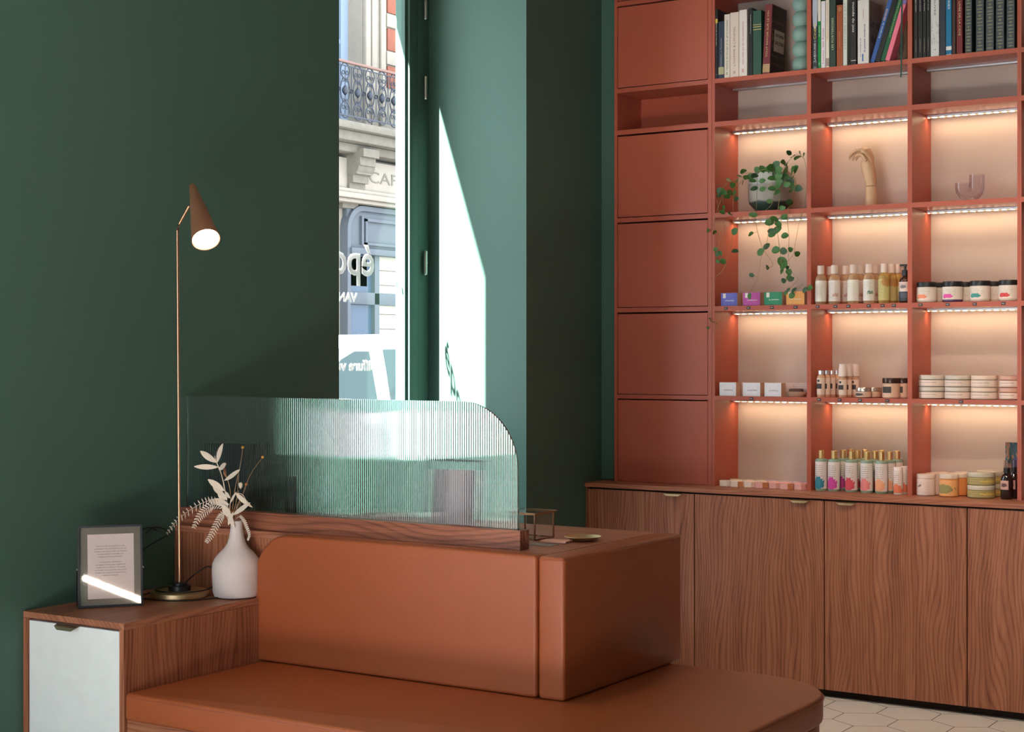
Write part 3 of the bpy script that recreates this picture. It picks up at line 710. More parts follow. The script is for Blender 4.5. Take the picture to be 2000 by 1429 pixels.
pl = bpy.data.lights.new('lamp_light', 'SPOT'); pl.energy = 9; pl.color = (1, .72, .42); pl.spot_size = math.radians(110); pl.spot_blend = .8; pl.shadow_soft_size = .03
po = bpy.data.objects.new('lamp_light', pl); C.objects.link(po); po.location = top+dirn*(Ls+.01); po.rotation_euler = dirn.to_track_quat('-Z', 'Y').to_euler()
b = nb()
tube(b, [LB+Vector(v) for v in ((-.03, .04, .026), (-.02, .09, .06), (.01, .12, .085), (.05, .11, .07), (.085, .06, .03), (.08, -.02, .024), (.03, -.07, .024), (-.05, -.06, .024), (-.075, .01, .024), (-.04, .06, .025))], .0024, 6, k=5)
tube(b, [LB+Vector(v) for v in ((-.075, .0, .024), (-.11, -.02, .006), (-.10, -.10, .004), (-.02, -.115, .004), (.06, -.105, .004), (.12, -.04, .004), (.14, .05, .004))], .0024, 6, k=5)
tube(b, [onX(305, 1035, XW+.006), onX(290, 1030, XW+.008), onX(265, 1042, XW+.008), onX(250, 1080, XW+.006), onX(270, 1078, XW+.008), onX(300, 1060, XW+.008), onX(332, 1042, XW+.008)], .0022, 6, k=5)
tube(b, [onX(285, 1042, XW+.008), onX(300, 1029, XW+.01), onX(322, 1033, XW+.012), onX(335, 1040, XW+.01)], .0022, 6, k=4)
tag(obj('cable', b, BLACK), 'black cable coiled on the lamp base and along the green wall', 'cable')

# ================================================================ framed notice leaning on the cabinet
FB0 = Vector((-3.783, 3.412, ZT)); FB1 = Vector((-3.661, 3.566, ZT)); fx = (FB1-FB0); FW = fx.length; fx.normalize()
nf = Vector((fx.y, -fx.x, 0)); tilt = math.radians(7)
fup = (Vector((0, 0, 1))*math.cos(tilt)-nf*math.sin(tilt)).normalized(); fn = fx.cross(fup)
MN = Matrix.Translation(FB0+Vector((0, 0, .001))) @ Matrix((fx, fup, fn)).transposed().to_4x4()
FH = .252
nt_ = thing('notice_frame', 'double-glass black frame holding a pink-white printed notice', 'picture frame', FB0)
b = nb()
for a in ((0, .006, 0, FH), (FW-.006, FW, 0, FH), (0, FW, 0, .007), (0, FW, FH-.006, FH)): bx(b, a[0], a[1], a[2], a[3], -.006, .004, M=MN)
obj('frame', b, mat('gunmetal', (52, 54, 62), .4, .3), nt_, smooth=0)
b = nb(); bx(b, .006, FW-.006, .007, FH-.006, -.0045, -.0035, M=MN); obj('backing', b, mat('grey_backing', (104, 100, 92), .5, var=.15, scale=30), nt_, smooth=0)
b = nb(); bx(b, .030, FW-.026, .026, FH-.027, -.003, -.0022, M=MN); obj('sheet', b, mat('notice_paper', (214, 196, 192), .8), nt_, smooth=0)
b = nb(); bx(b, .006, FW-.006, .007, FH-.006, .0008, .0018, M=MN); obj('glass', b, clear('frame_glass', ior=1.5), nt_, smooth=0)
for s in (0, FW):
    b = nb(); lathe(b, [(0, -.004), (.003, -.004), (.003, .004), (0, .004)], n=10, M=MN @ Matrix.Translation((s, FH*.47, -.004)) @ Matrix.Rotation(PI/2, 4, 'Y')); obj('pivot', b, CHROME, nt_)
b = nb(); hb = FB0-nf*.075; 
tube(b, [MN @ Vector((-.002, FH*.47, -.006)), FB0-nf*.06+Vector((0, 0, .003)), FB1-nf*.06+Vector((0, 0, .003)), MN @ Vector((FW+.002, FH*.47, -.006))], .002, 6); obj('strut', b, BLACK, nt_)
INK = mat('notice_ink', (70, 62, 64), .8)
lines = ['Nous portons une attention toute', 'particulière dans la recherche de nos', 'marques partenaires afin que chaque', 'produit utilisé et conseillé soit', 'éthique et éco-responsable.', '', 'Composition, fabrication,', 'packaging, conservation, qualité du', 'résultat sur les cheveux : On prend', 'en compte tous ces critères pour vous', 'conseiller sur ce qui nous semble être les', 'meilleurs produits.']
MT = Matrix((fx, fup, fn)).transposed().to_4x4()
wds = (.086, .096, .097, .078, .072, 0, .066, .091, .09, .095, .095, .05)
for i, s in enumerate(lines):
    if s: text(s, MN @ Vector((FW/2+.001, FH-.064-i*.0082, -.0019)), None, wds[i], .0052, INK, nt_, name='printed_line', M=MT, ext=.0001)

# ================================================================ vase and dried stems
VC = Vector((-3.542, 3.862, ZT+.0005))
t_v = (VC.x*EX[1]+VC.y*EY[1])
ppm = F_PX/t_v
VP = [(0, 0), (.0355, 0), (.043, .003), (.046, .012), (.0475, .05), (.0478, .066), (.047, .078), (.043, .09), (.034, .103), (.0245, .114), (.0185, .125), (.0150, .138), (.0125, .155), (.0115, .172), (.0125, .178), (.0105, .178), (.0098, .165), (0, .160)]
k_ = (1168-1020)/ppm/.178; kr = 47.5/ppm/.0478
b = nb(); lathe(b, [(r*kr, z*k_) for r, z in VP], VC, 48)
tag(obj('vase', b, mat('chalky_white_ceramic', (214, 200, 198), .75, var=.05, scale=30, bump=.2, bscale=120)), 'chalky white bottle vase holding dried stems', 'vase')
DRY = mat('bleached_foliage', (222, 204, 188), .8, var=.08); DRYD = mat('dry_straw_stem', (176, 142, 108), .8)
YV = 3.862
def V_(u, v, dy=0.): return onY(u, v, YV+dy)
ROOT = V_(451, 1020)
def fern(pts, dy, lw, n, label, droop=0):
    P = smooth_path([V_(u, v, dy*i/(len(pts)-1)) for i, (u, v) in enumerate(pts)], 8)
    b = nb(); tube(b, P, [.0012, .0005], 5)
    for i in range(3, len(P)-1, 2):
        t = i/(len(P)-1)
        if t < .22: continue
        d = (P[i+1]-P[i-1]).normalized(); side = d.cross(Vector((0, -1, .15))).normalized()
        for m_ in range(1):
            p_ = P[i].lerp(P[min(i+1, len(P)-1)], m_/n)
            L_ = lw*math.sin(PI*min(1, (t-.12)*1.05))**.6*(1-.35*t)+.002
            for sgn in (-1, 1):
                leaf(b, p_, side*sgn+d*.55, L_, .0046, up=(0, -1, .1), curl=.15, n=3)
    return tag(obj('dried_fern_frond', b, DRY, loc=ROOT), label, 'dried fern', 'bleached fern fronds in the white vase')
fern([(450, 1018), (438, 990), (418, 978), (395, 982), (365, 1000), (342, 1020), (326, 1042)], -.05, .021, 3, 'bleached fern frond arching furthest left across the lamp pole')
fern([(449, 1016), (437, 992), (418, 985), (402, 995), (388, 1010), (378, 1030)], -.08, .026, 3, 'broad bleached fern frond hanging in front of the rail, left of the vase neck')
fern([(447, 1018), (440, 1004), (432, 1008), (422, 1025), (412, 1045), (403, 1058)], -.06, .022, 3, 'bleached fern frond hanging down onto the vase shoulder')
fern([(458, 1016), (468, 1008), (476, 1016), (482, 1030), (487, 1044), (484, 1054)], -.02, .008, 3, 'narrow bleached fern frond drooping right of the vase neck')
def stem(pts, r, lv, label, nm, cat, dy=0, m=None, group=None):
    b = nb(); P = smooth_path([V_(u, v, dy*i/max(1, len(pts)-1)) for i, (u, v) in enumerate(pts)], 5); tube(b, P, [r, r*.6], 6, mi=1)
    for (u0, v0, u1, v1, w_, c_) in lv:
        a = V_(u0, v0, dy*.6); e = V_(u1, v1, dy*.6-.01); leaf(b, a, e-a, (e-a).length, w_, up=(.0, -1, .25), curl=c_, n=8)
    return tag(obj(nm, b, m or [DRY, DRY], loc=ROOT), label, cat, group)
stem([(451, 1018), (444, 985), (438, 950), (432, 925), (424, 905), (419, 890)], .0020, [
    (424, 903, 388, 880, .021, .12), (424, 903, 434, 866, .022, .05), (426, 912, 383, 912, .018, -.12), (427, 916, 448, 906, .020, -.2),
    (438, 938, 476, 918, .017, -.15), (438, 958, 409, 936, .022, -.15), (440, 968, 414, 950, .018, .1), (444, 975, 424, 962, .022, .1), (440, 960, 448, 972, .012, .1)],
     'tall bleached leafy branch rising above the other stems', 'dried_leaf_branch', 'dried branch', -.02)
stem([(449, 1018), (447, 1000), (449, 988)], .0016, [(447, 985, 412, 975, .022, .1), (446, 988, 400, 974, .016, .2), (455, 1005, 494, 982, .018, -.1), (451, 1010, 434, 985, .026, .05), (447, 1000, 456, 1030, .018, .1), (456, 1000, 444, 1025, .016, .1)],
     'clump of broad bleached leaves at the vase mouth', 'dried_leaf_cluster', 'dried leaves', -.03)
b = nb(); tag(stem([(452, 1018), (449, 985), (460, 965), (474, 966), (484, 985)], .0016, [(449, 983, 462, 960, .010, .0), (460, 962, 484, 988, .016, .3)], 'single bleached leaf curling over to the right', 'dried_leaf', 'dried leaf', -.04), None)
b.free()
YEL = mat('dried_yellow_flower', (216, 160, 74), .8); ORA = mat('dried_orange_flower', (200, 112, 30), .8)
def button(pts, m, rr, label):
    b = nb(); P = smooth_path([V_(u, v, .02*i/(len(pts)-1)) for i, (u, v) in enumerate(pts)], 5); tube(b, P, [.0010, .0007], 5, mi=1)
    c_ = P[-1]
    lathe(b, [(0, -rr*.7), (rr*.8, -rr*.3), (rr, .1*rr), (rr*.75, rr*.6), (0, rr*.8)], c_, 12)
    for k in range(22):
        a = 2*PI*k/22+.1*(k % 3); e = -.1+.5*(k % 3); leaf(b, c_, (math.cos(a)*math.cos(e), math.sin(a)*math.cos(e), math.sin(e)), rr*1.35, rr*.5, n=3, curl=0)
    return tag(obj('dried_button_flower', b, [m, DRYD], loc=ROOT), label, 'dried flower')
button([(452, 1018), (458, 960), (470, 905), (474, 874)], YEL, .0055, 'dried yellow button flower highest, directly above the vase')
button([(454, 1018), (470, 975), (490, 925), (513, 893)], YEL, .0052, 'dried yellow button flower leaning furthest right')
button([(453, 1018), (464, 985), (475, 965), (481, 946)], ORA, .0052, 'dried orange button flower low beside the straw bud')
b = nb(); P = smooth_path([V_(451, 1018), V_(460, 985), V_(466, 958)], 5); tube(b, P, .0010, 5, mi=1); lathe(b, [(0, -.012), (.005, -.005), (.0065, .003), (.005, .009), (0, .011)], V_(470, 948), 12)
tag(obj('dried_bud', b, [DRY, DRYD], loc=ROOT), 'straw-coloured closed bud left of the orange flower', 'dried flower')
b = nb(); P = smooth_path([V_(449, 1018), V_(450, 965), V_(444, 935), V_(436, 922)], 5); tube(b, P, .0011, 5, mi=1); leaf(b, V_(442, 932), V_(436, 915)-V_(442, 932), .035, .014, up=(0, -1, 0), n=6)
tag(obj('dried_brown_stem', b, [mat('brown_dry_leaf', (132, 78, 50), .8), DRYD], loc=ROOT), 'brown dried stem behind the bleached branch', 'dried stem')
b = nb()
for (u, v) in ((466, 922), (472, 975), (478, 980), (463, 985)): tube(b, smooth_path([V_(452, 1018, .01), V_((452+u)/2+4, (1018+v)/2, .012), V_(u, v, .015)], 4), .0009, 5)
tag(obj('dried_grass', b, DRYD, loc=ROOT), 'thin bare straw stalks standing behind the leaves', 'dried stems', kind='stuff')

# ================================================================ books on the top shelf
ZB = SH[4][1]
INKS = {}
def ink(c): 
    return mat('ink_%02x%02x%02x' % tuple(c), c, .5)
PAGE = mat('book_pages', (196, 176, 150), .9)
def book(u0, u1, h, col, label, titles=(), depth=.17, y=None, tilt=0., bands=(), rough=.45, group=None, covm=None):
    """titles: (string, z fraction centre, length fraction, height in m, colour, direction, x offset fraction)"""
    y = y or YS+.006
    x0 = Xat(u0, y)+.0003; x1 = Xat(u1, y)-.0003; w_ = x1-x0; cx_ = (x0+x1)/2
    t = thing('book', label, 'book', (cx_, y, ZB), group)
    M_ = Matrix.Translation((cx_, 0, ZB)) @ Matrix.Rotation(tilt, 4, 'Y') if tilt else Matrix.Translation((cx_, 0, ZB))
    if tilt > 0: M_ = Matrix.Translation((x1, 0, ZB)) @ Matrix.Rotation(tilt, 4, 'Y') @ Matrix.Translation((-w_/2, 0, 0))
    cm = covm or mat('cover_%02x%02x%02x' % tuple(col), col, rough)
    b = nb(); e = min(.0025, w_*.2)
    bx(b, -w_/2, w_/2, y, y+e, .0, h, .001 if w_ > .006 else 0, 1, M=M_)
    bx(b, -w_/2, -w_/2+.0015, y+e, y+depth, 0, h, M=M_); bx(b, w_/2-.0015, w_/2, y+e, y+depth, 0, h, M=M_)
    obj('cover', b, cm, t, smooth=30)
    b = nb(); bx(b, -w_/2+.0016, w_/2-.0016, y+e, y+depth-.004, .003, h-.003, M=M_); obj('pages', b, PAGE, t, smooth=0)
    for (zf0, zf1, c_) in bands:
        b = nb(); bx(b, -w_/2+.0002, w_/2-.0002, y-.0004, y+.0002, h*zf0, h*zf1, M=M_); obj('spine_band', b, ink(c_), t, smooth=0)
    RM = M_.to_3x3().to_4x4()
    for (s, zf, lf, hh, c_, dr, xo) in titles:
        a = AX[dr]; X_ = Vector(a[0]); Y_ = Vector(a[1]); MM = RM @ Matrix((X_, Y_, X_.cross(Y_))).transposed().to_4x4()
        p_ = M_ @ Vector((xo*w_, y-.0006, zf)); 
        text(s, p_, None, lf, min(hh, w_*.8) if dr != 'flat' else hh, ink(c_), t, name='title', M=MM, ext=.0002)
    return t
GD = (196, 170, 110); CRM = (226, 216, 200); BLK = (30, 28, 28); WHT = (235, 232, 226)
book(1396.5, 1402, .33, (26, 28, 34), 'thin black book at the far left of the first bay with yellow spine mark', [('MERVEILLES DU MONDE', .22, .13, .006, CRM, 'up', 0), ('K', .02, .006, .006, WHT, 'flat', 0)], bands=[(.80, .86, (214, 184, 40))])
book(1403, 1414, .27, (42, 54, 74), 'slate blue book between the thin black one and the cream ones', [('BORDEAUX, un Patrimoine', .12, .14, .006, CRM, 'up', 0)], bands=[(.07, .20, (176, 170, 130))])
book(1414.5, 1425.5, .300, (226, 214, 198), 'cream book titled Histoire de l\'Europe in black', [("Histoire de l'Europe et du génie européen", .155, .235, .009, BLK, 'up', 0), ('ƎE', .020, .014, .010, BLK, 'up', 0)])
book(1426, 1443, .305, (224, 206, 192), 'cream book titled L\'HOMME & L\'ANIMAL in tan letters', [("L'HOMME & L'ANIMAL", .145, .185, .013, (150, 112, 84), 'up', 0), ('ƎE', .022, .014, .012, (130, 92, 60), 'up', 0)])
book(1443.5, 1459, .312, (232, 222, 214), 'off-white book titled cent mille ans de vie quotidienne in red', [('cent mille ans de vie quotidienne', .155, .20, .009, (176, 60, 50), 'up', 0), ('ƎE', .026, .017, .013, (190, 50, 40), 'up', 0)])
book(1462, 1470, .315, (18, 20, 20), 'narrow black book right of the red-titled white one', [('Toulouse-Lautrec', .24, .09, .006, CRM, 'up', 0)])
book(1470.5, 1487, .300, (40, 78, 62), 'green cloth book with three gilt bars on its spine', [], bands=[(.775, .785, GD), (.74, .752, GD), (.70, .712, GD)])
book(1489, 1503, .322, (112, 38, 44), 'maroon wine book titled TOUT SAVOIR SUR LE VIN in gold', [('TOUT SAVOIR SUR LE VIN', .185, .215, .013, GD, 'up', 0)], bands=[(.02, .14, (170, 140, 100))], tilt=.045)
# its front cover faces right; the printed panel is on the right side
tb = [o for o in bpy.data.objects if o.get('label', '').startswith('maroon wine')][0]
xc = Xat(1503, YS+.006)+.0165
b = nb(); Mt = Matrix.Translation((Xat(1503, YS+.006)-.0003, 0, ZB)) @ Matrix.Rotation(.045, 4, 'Y')
bx(b, .0002, .0010, YS+.012, YS+.172, .004, .318, M=Mt); obj('cover_print', b, label_mat('wine_cover', (46, 34, 30), (166, 92, 40), .3, .62, .16, (120, 90, 70), 8, .0, 1.0), tb, smooth=0)
b = nb(); bx(b, .0012, .0018, YS+.04, YS+.155, .11, .21, M=Mt); obj('title_panel', b, mat('cover_panel', (196, 180, 160), .6), tb, smooth=0)
a = Matrix.Rotation(.045, 4, 'Y') @ Matrix((Vector((0, 1, 0)), Vector((0, 0, 1)), Vector((1, 0, 0)))).transposed().to_4x4()
text('TOUT SAVOIR', Mt @ Vector((.0020, YS+.0975, .185)), None, .095, .022, ink(BLK), tb, name='title', M=a); text('SUR LE VIN', Mt @ Vector((.0020, YS+.0975, .150)), None, .095, .026, ink(BLK), tb, name='title', M=a)

# second bay
MARB = label_mat('marbled_spine', (40, 44, 54), (170, 176, 190), .5, .8, .28, (150, 156, 170), 12, .0, .2)
book(1586.5, 1597, .33, (36, 38, 46), 'marbled black and grey cinema dictionary at the left of the second bay', [('LAROUSSE', .075, .083, .011, WHT, 'up', 0), ('du', .126, .010, .007, WHT, 'up', 0), ('Cinéma', .172, .073, .015, (226, 206, 110), 'up', 0)], covm=MARB)
book(1597.4, 1603, .325, (0, 132, 58), 'slim bright green and cream book', [('Les Aliments', .17, .05, .006, WHT, 'up', 0), ('LES', .02, .012, .005, WHT, 'up', 0)], bands=[(.66, 1.0, (222, 214, 196))])
book(1603.5, 1612, .305, (228, 222, 226), 'slim white book with small rose-coloured title', [('Leçons  des Roses', .10, .16, .010, (170, 70, 90), 'up', 0)])
book(1612.5, 1619.5, .33, (226, 216, 196), 'slim ivory book with orange lettering', [('Maîtres et merveilles de la France', .21, .17, .006, (196, 110, 50), 'up', 0)], bands=[(.02, .13, (160, 140, 130))])
book(1620, 1632.5, .34, (38, 56, 46), 'dark green book titled LES FORTERESSES in pale letters', [('LES FORTERESSES', .15, .145, .013, (190, 196, 150), 'up', 0)])
book(1634, 1646, .278, (150, 74, 36), 'tan leather book with a round gilt emblem', [('LAROUSSE', .12, .07, .008, (196, 130, 80), 'up', 0)])
tl = [o for o in bpy.data.objects if o.get('label', '').startswith('tan leather')][0]
b = nb(); pc = Vector((Xat(1640, YS+.006), YS+.0052, ZB+.258))
for rr in (.009, .006, .003): tube(b, [pc+Vector((rr*math.cos(2*PI*i/16), 0, rr*math.sin(2*PI*i/16))) for i in range(16)], .0006, 4, closed=True)
obj('emblem', b, ink((214, 176, 110)), tl)
book(1646.5, 1654.5, .33, (214, 216, 206), 'pale grey book titled HISTOIRE DE L\'ART', [("L'HISTOIRE DE L'ART", .18, .21, .008, (130, 134, 120), 'up', 0)])
book(1661.5, 1672, .34, (26, 26, 28), 'black book with monde du jazz in bold white letters', [('monde du jazz', .215, .135, .015, (240, 226, 214), 'down', 0)], bands=[(.055, .062, WHT)])
book(1675, 1697, .288, (222, 214, 208), 'thick white paperback with blue two-line title', [('Le ministère de', .075, .085, .007, (46, 80, 140), 'up', -.25), ('la pensée moderne', .115, .125, .012, (40, 70, 130), 'up', .12), ('Claude Simon', .225, .045, .005, (190, 60, 50), 'up', 0)], bands=[])
tw = [o for o in bpy.data.objects if o.get('label', '').startswith('thick white')][0]
b = nb(); xx = Xat(1685, YS+.006); bx(b, xx-.003, xx+.003, YS+.0052, YS+.006, ZB+.012, ZB+.045); obj('spine_band', b, ink((60, 100, 170)), tw, smooth=0)
xx = Xat(1697, YS+.006)
b = nb(); bx(b, xx+.0000, xx+.0006, YS+.012, YS+.170, ZB+.002, ZB+.286); obj('cover_print', b, mat('beige_cover', (150, 128, 116), .6), tw, smooth=0)
am = Matrix((Vector((0, 1, 0)), Vector((0, 0, 1)), Vector((1, 0, 0)))).transposed().to_4x4()
for s_2, zz, ll in (('Le m', .185, .11), ('de l', .115, .08), ('la p', .05, .09)): text(s_2, (xx+.0009, YS+.075, ZB+zz), None, ll, .055, ink((60, 50, 48)), tw, name='title', M=am)
TL_ = .30
book(1699, 1707.5, .30, (44, 84, 150), 'blue book leaning right, first of the tilted ones', [('Europhot du', .145, .07, .008, WHT, 'up', 0), ('SENIOR', .215, .055, .012, (232, 200, 150), 'up', 0)], tilt=TL_)
book(1708, 1718.5, .31, (16, 18, 20), 'leaning black book between the blue and the green one', [], tilt=TL_)
book(1719, 1727.5, .31, (14, 84, 50), 'green book leaning right between the black and the pink one', [('Le Grand Livre de la France Savoureuse', .20, .18, .009, (170, 200, 110), 'up', 0)], tilt=TL_)
book(1728, 1737, .295, (232, 118, 140), 'pink book leaning on the others, rightmost of the tilted ones', [], bands=[(.86, 1.0, (130, 110, 170))], tilt=TL_)
book(1752, 1771.5, .30, (86, 60, 44), 'brown patterned book standing behind the tilted pink one', [], y=YS+.07, covm=label_mat('brown_pattern', (104, 76, 54), (58, 34, 26), .4, .3, .2, (60, 44, 34), 6, 0, 1))
b = nb(); pr = [onY(1762, -25, YS-.004), onY(1761, 40, YS-.006), onY(1760, 100, YS-.008), onY(1760.5, 125, YS-.010), onY(1759.5, 151, YS-.008)]
for p0_, p1_ in zip(smooth_path(pr, 4), smooth_path(pr, 4)[1:]):
    q0 = [b.verts.new(p0_+Vector((s, 0, 0))) for s in (-.0035, .0035)]; q1_ = [b.verts.new(p1_+Vector((s, 0, 0))) for s in (-.0035, .0035)]
    b.faces.new([q0[0], q0[1], q1_[1], q1_[0]])
bmesh.ops.remove_doubles(b, verts=b.verts[:], dist=1e-5)
gt = [o for o in bpy.data.objects if o.get('label', '').startswith('green book leaning')][0]
obj('bookmark_ribbon', b, mat('green_ribbon', (12, 66, 48), .6), gt)
# third bay
for i, (u0, u1, lab, s) in enumerate(((1785, 1792.4, 'first of four slim black volumes, touching the divider', 'Eugène Viollet'), (1793, 1801.6, 'second of four slim black volumes', 'Le Corbusier et Jeanneret'), (1802.2, 1809, 'third of four slim black volumes', 'Zaha Hadid'), (1809.6, 1816.4, 'fourth of four slim black volumes, beside the white book', 'Tadao Ando'))):
    book(u0, u1, .33, (22, 21, 21), lab, [(s, .24, .07, .006, CRM, 'down', 0), ('collection', .055, .06, .004, (190, 180, 150), 'down', 0)], group='slim black volumes in the third bay')
book(1817.5, 1834, .33, (216, 212, 208), 'white book with a fine black line drawing on its spine', [('LOUVRE', .225, .09, .013, (110, 108, 106), 'down', 0), ('↗', .03, .01, .008, BLK, 'flat', 0)])
lo = [o for o in bpy.data.objects if o.get('label', '').startswith('white book with a fine')][0]
b = nb(); xl0, xl1 = Xat(1818.5, YS+.0055), Xat(1833, YS+.0055)
for k in range(16):
    z = ZB+.055+.085*R.random(); xx = xl0+(xl1-xl0)*R.random(); ww = .004+.006*R.random(); hh = .004+.02*R.random()
    bx(b, xx, min(xl1, xx+ww), YS+.0052, YS+.0058, z, z+.0007); bx(b, xx, xx+.0007, YS+.0052, YS+.0058, z, z+hh)
obj('line_drawing', b, ink((120, 118, 116)), lo, smooth=0)
book(1835.5, 1847, .33, (42, 46, 58), 'dark slate book between the white and the blue one', [])
book(1847.5, 1858.5, .33, (0, 110, 150), 'turquoise blue book with a white logo square', [('GALERIES', .245, .09, .012, WHT, 'down', 0)], bands=[(.065, .115, WHT), (.0, .012, (200, 210, 215))])
book(1859.5, 1866.5, .31, (60, 36, 26), 'dark brown book beside the turquoise one', [])
book(1868, 1880, .32, (110, 30, 28), 'dark red wine cellar book titled LE LIVRE DE LA CAVE', [('LE LIVRE DE LA CAVE', .165, .17, .012, (216, 190, 150), 'down', 0)])
for i, (u0, u1) in enumerate(((1885, 1898), (1906, 1921.5), (1925.5, 1941), (1945, 1961), (1966, 1981.5))):
    lab = ('first grey-green gilt volume, beside the red cellar book', 'second grey-green gilt volume of the set of five', 'middle grey-green gilt volume of the set of five', 'fourth grey-green gilt volume of the set of five', 'last grey-green gilt volume, against the right divider')[i]
    t = book(u0, u1, .33, (66, 74, 78), lab, group='set of grey-green gilt volumes')
    b = nb(); y = YS+.006; xc_ = (Xat(u0, y)+Xat(u1, y))/2; hw = (Xat(u1, y)-Xat(u0, y))*.33
    z = ZB+.008; k = i
    while z < ZB+.33:
        kind = k % 4
        if kind in (0, 2):
            for q_ in range(7): 
                xx = xc_-hw+2*hw*q_/6; hh = .0022*(1.6-abs(q_-3)*.35); bx(b, xx-.0008, xx+.0008, y-.0008, y-.0001, z+.004-hh, z+.004+hh)
        elif kind == 1:
            for q_ in range(2):
                for p_ in range(5): bx(b, xc_-hw*.9+p_*hw*.38, xc_-hw*.9+p_*hw*.38+hw*.27, y-.0008, y-.0001, z+q_*.004, z+q_*.004+.0016)
        else:
            for s in (-1, 1): tube(b, [Vector((xc_+s*.0035+.003*math.cos(2*PI*j/10), y-.0005, z+.004+.003*math.sin(2*PI*j/10))) for j in range(10)], .0005, 4, closed=True)
            lathe(b, [(0, -.006), (.0012, 0), (0, .008)], (xc_, y-.0004, z+.002), 5)
        z += .0145; k += 1
    obj('gilt_tooling', b, ink((176, 170, 124)), t, smooth=0)
# mint bubble vase
b = nb(); vx = -2.858; vy = YS+.062; pr_ = []; rs_ = .0435; pt = .0700
for k in range(6):
    zc = .036+k*pt
    a0 = -56 if k else -56
    for d_ in range(-56, 57, 8): pr_.append((rs_*math.cos(math.radians(d_)), zc+rs_*math.sin(math.radians(d_))))
pr_ = [(0, .0)]+[(.026, 0)]+pr_+[(.02, .40), (0, .40)]
lathe(b, pr_, (vx, vy, ZB), 40)
tag(obj('bubble_vase', b, mat('mint_matt_glaze', (122, 152, 144), .5)), 'mint green vase shaped like stacked balls beside the wine book', 'vase')

# ================================================================ plant on the lit shelf
ZP = SH[2][1]; pcx, pcy = -3.040, 6.985
pt_ = thing('trailing_plant', 'trailing green plant in a grey glazed pot on the upper lit shelf', 'plant', (pcx, pcy, ZP))
b = nb()
lathe(b, [(0, 0), (.066, 0), (.070, .012), (.082, .022), (.097, .040), (.103, .060), (.1035, .085), (.103, .178), (.100, .182), (.096, .178), (.096, .155), (0, .155)], (pcx, pcy, ZP+.0005), 48)
POT = bpy.data.materials.new('dipped_glaze'); POT.use_nodes = True; N = POT.node_tree.nodes; L = POT.node_tree.links; pb = N['Principled BSDF']
tcn = N.new('ShaderNodeTexCoord'); sx = N.new('ShaderNodeSeparateXYZ'); L.new(tcn.outputs['Object'], sx.inputs[0]); nz = N.new('ShaderNodeTexNoise'); nz.inputs['Scale'].default_value = 14; L.new(tcn.outputs['Object'], nz.inputs['Vector'])
ma = N.new('ShaderNodeMath'); ma.operation = 'MULTIPLY_ADD'; L.new(nz.outputs['Fac'], ma.inputs[0]); ma.inputs[1].default_value = .03; L.new(sx.outputs[2], ma.inputs[2])
cr = N.new('ShaderNodeValToRGB'); mr = N.new('ShaderNodeMath'); mr.operation = 'MULTIPLY'; L.new(ma.outputs[0], mr.inputs[0]); mr.inputs[1].default_value = 5; L.new(mr.outputs[0], cr.inputs[0])
e = cr.color_ramp.elements; e[0].position = .30; e[0].color = lin((46, 64, 58)); e[1].position = .34; e[1].color = lin((150, 144, 134)); k = e.new(.72); k.color = lin((164, 158, 148)); k = e.new(.76); k.color = lin((196, 194, 192))
L.new(cr.outputs[0], pb.inputs['Base Color']); pb.inputs['Roughness'].default_value = .4
obj('pot', b, POT, pt_)
b = nb(); cyl(b, pcx, pcy, ZP+.156, ZP+.166, .0955, 32); obj('soil', b, mat('potting_soil', (50, 36, 28), .95, bump=.8, bscale=60), pt_)
PG = [mat('plant_leaf', (62, 104, 48), .45, var=.2, scale=30, spec=.4), mat('vine_stem', (140, 126, 78), .7), mat('plant_leaf_dark', (44, 78, 44), .45, var=.2, scale=30)]
def vine(pts, lv, y0=6.845, y1=6.84, r=.0014, seed=0):
    rr = random.Random(seed)
    n = len(pts); P = smooth_path([onY(u, v, y0+(y1-y0)*i/(n-1)) for i, (u, v) in enumerate(pts)], 5)
    b = nb(); tube(b, P, [r, r*.6], 5, mi=1)
    for q_ in lv:
        u, v = q_[:2]; s = q_[2] if len(q_) > 2 else 1
        c_ = onY(u, v, (y0+y1)/2-.004); a0 = min(P, key=lambda p_: (p_-c_).length)
        d = c_-a0
        if d.length < .004: d = Vector((rr.uniform(-1, 1), -.3, rr.uniform(-1, .6)))
        d.normalize(); Lf = .034*s
        leaf(b, c_-d*Lf*.5, d+Vector((0, rr.uniform(-.3, .1), 0)), Lf, .030*s*rr.uniform(.7, 1.05), up=(rr.uniform(-.5, .5), -1, rr.uniform(-.3, .7)), curl=.15, round_=True, mi=0 if rr.random() < .65 else 2)
        if (c_-a0).length > .008: tube(b, [a0, c_-d*Lf*.45], .0008, 4, mi=1)
    obj('vine', b, PG, pt_)
vine([(1470, 338), (1455, 338), (1438, 350), (1422, 356), (1412, 368), (1409, 388), (1400, 412), (1393, 440), (1390, 452)], [(1452, 334, 1.1), (1457, 346), (1444, 344), (1425, 352, 1.3), (1432, 362, 1.1), (1440, 352), (1383, 450, .8), (1396, 453, .8), (1405, 372), (1405, 381)], 6.90, 6.84, seed=1)
vine([(1460, 345), (1445, 358), (1433, 372), (1432, 400), (1433, 430), (1431, 455), (1426, 490), (1413, 526), (1398, 541), (1389, 568), (1385, 600), (1389, 628)], [(1450, 354, 1.1), (1434, 378, 1.2), (1438, 388, 1.1), (1426, 376), (1420, 384), (1434, 452, 1.2), (1436, 490, 1.1), (1387, 624, .8), (1397, 630, .8), (1383, 640, .5), (1427, 417, .8)], 6.90, 6.842, seed=2)
vine([(1412, 366), (1402, 385), (1404, 420), (1406, 450), (1404, 490)], [(1415, 376), (1412, 372, .9), (1397, 487, .8), (1402, 496, .8), (1407, 494, .8)], 6.85, 6.842, seed=3, r=.001)
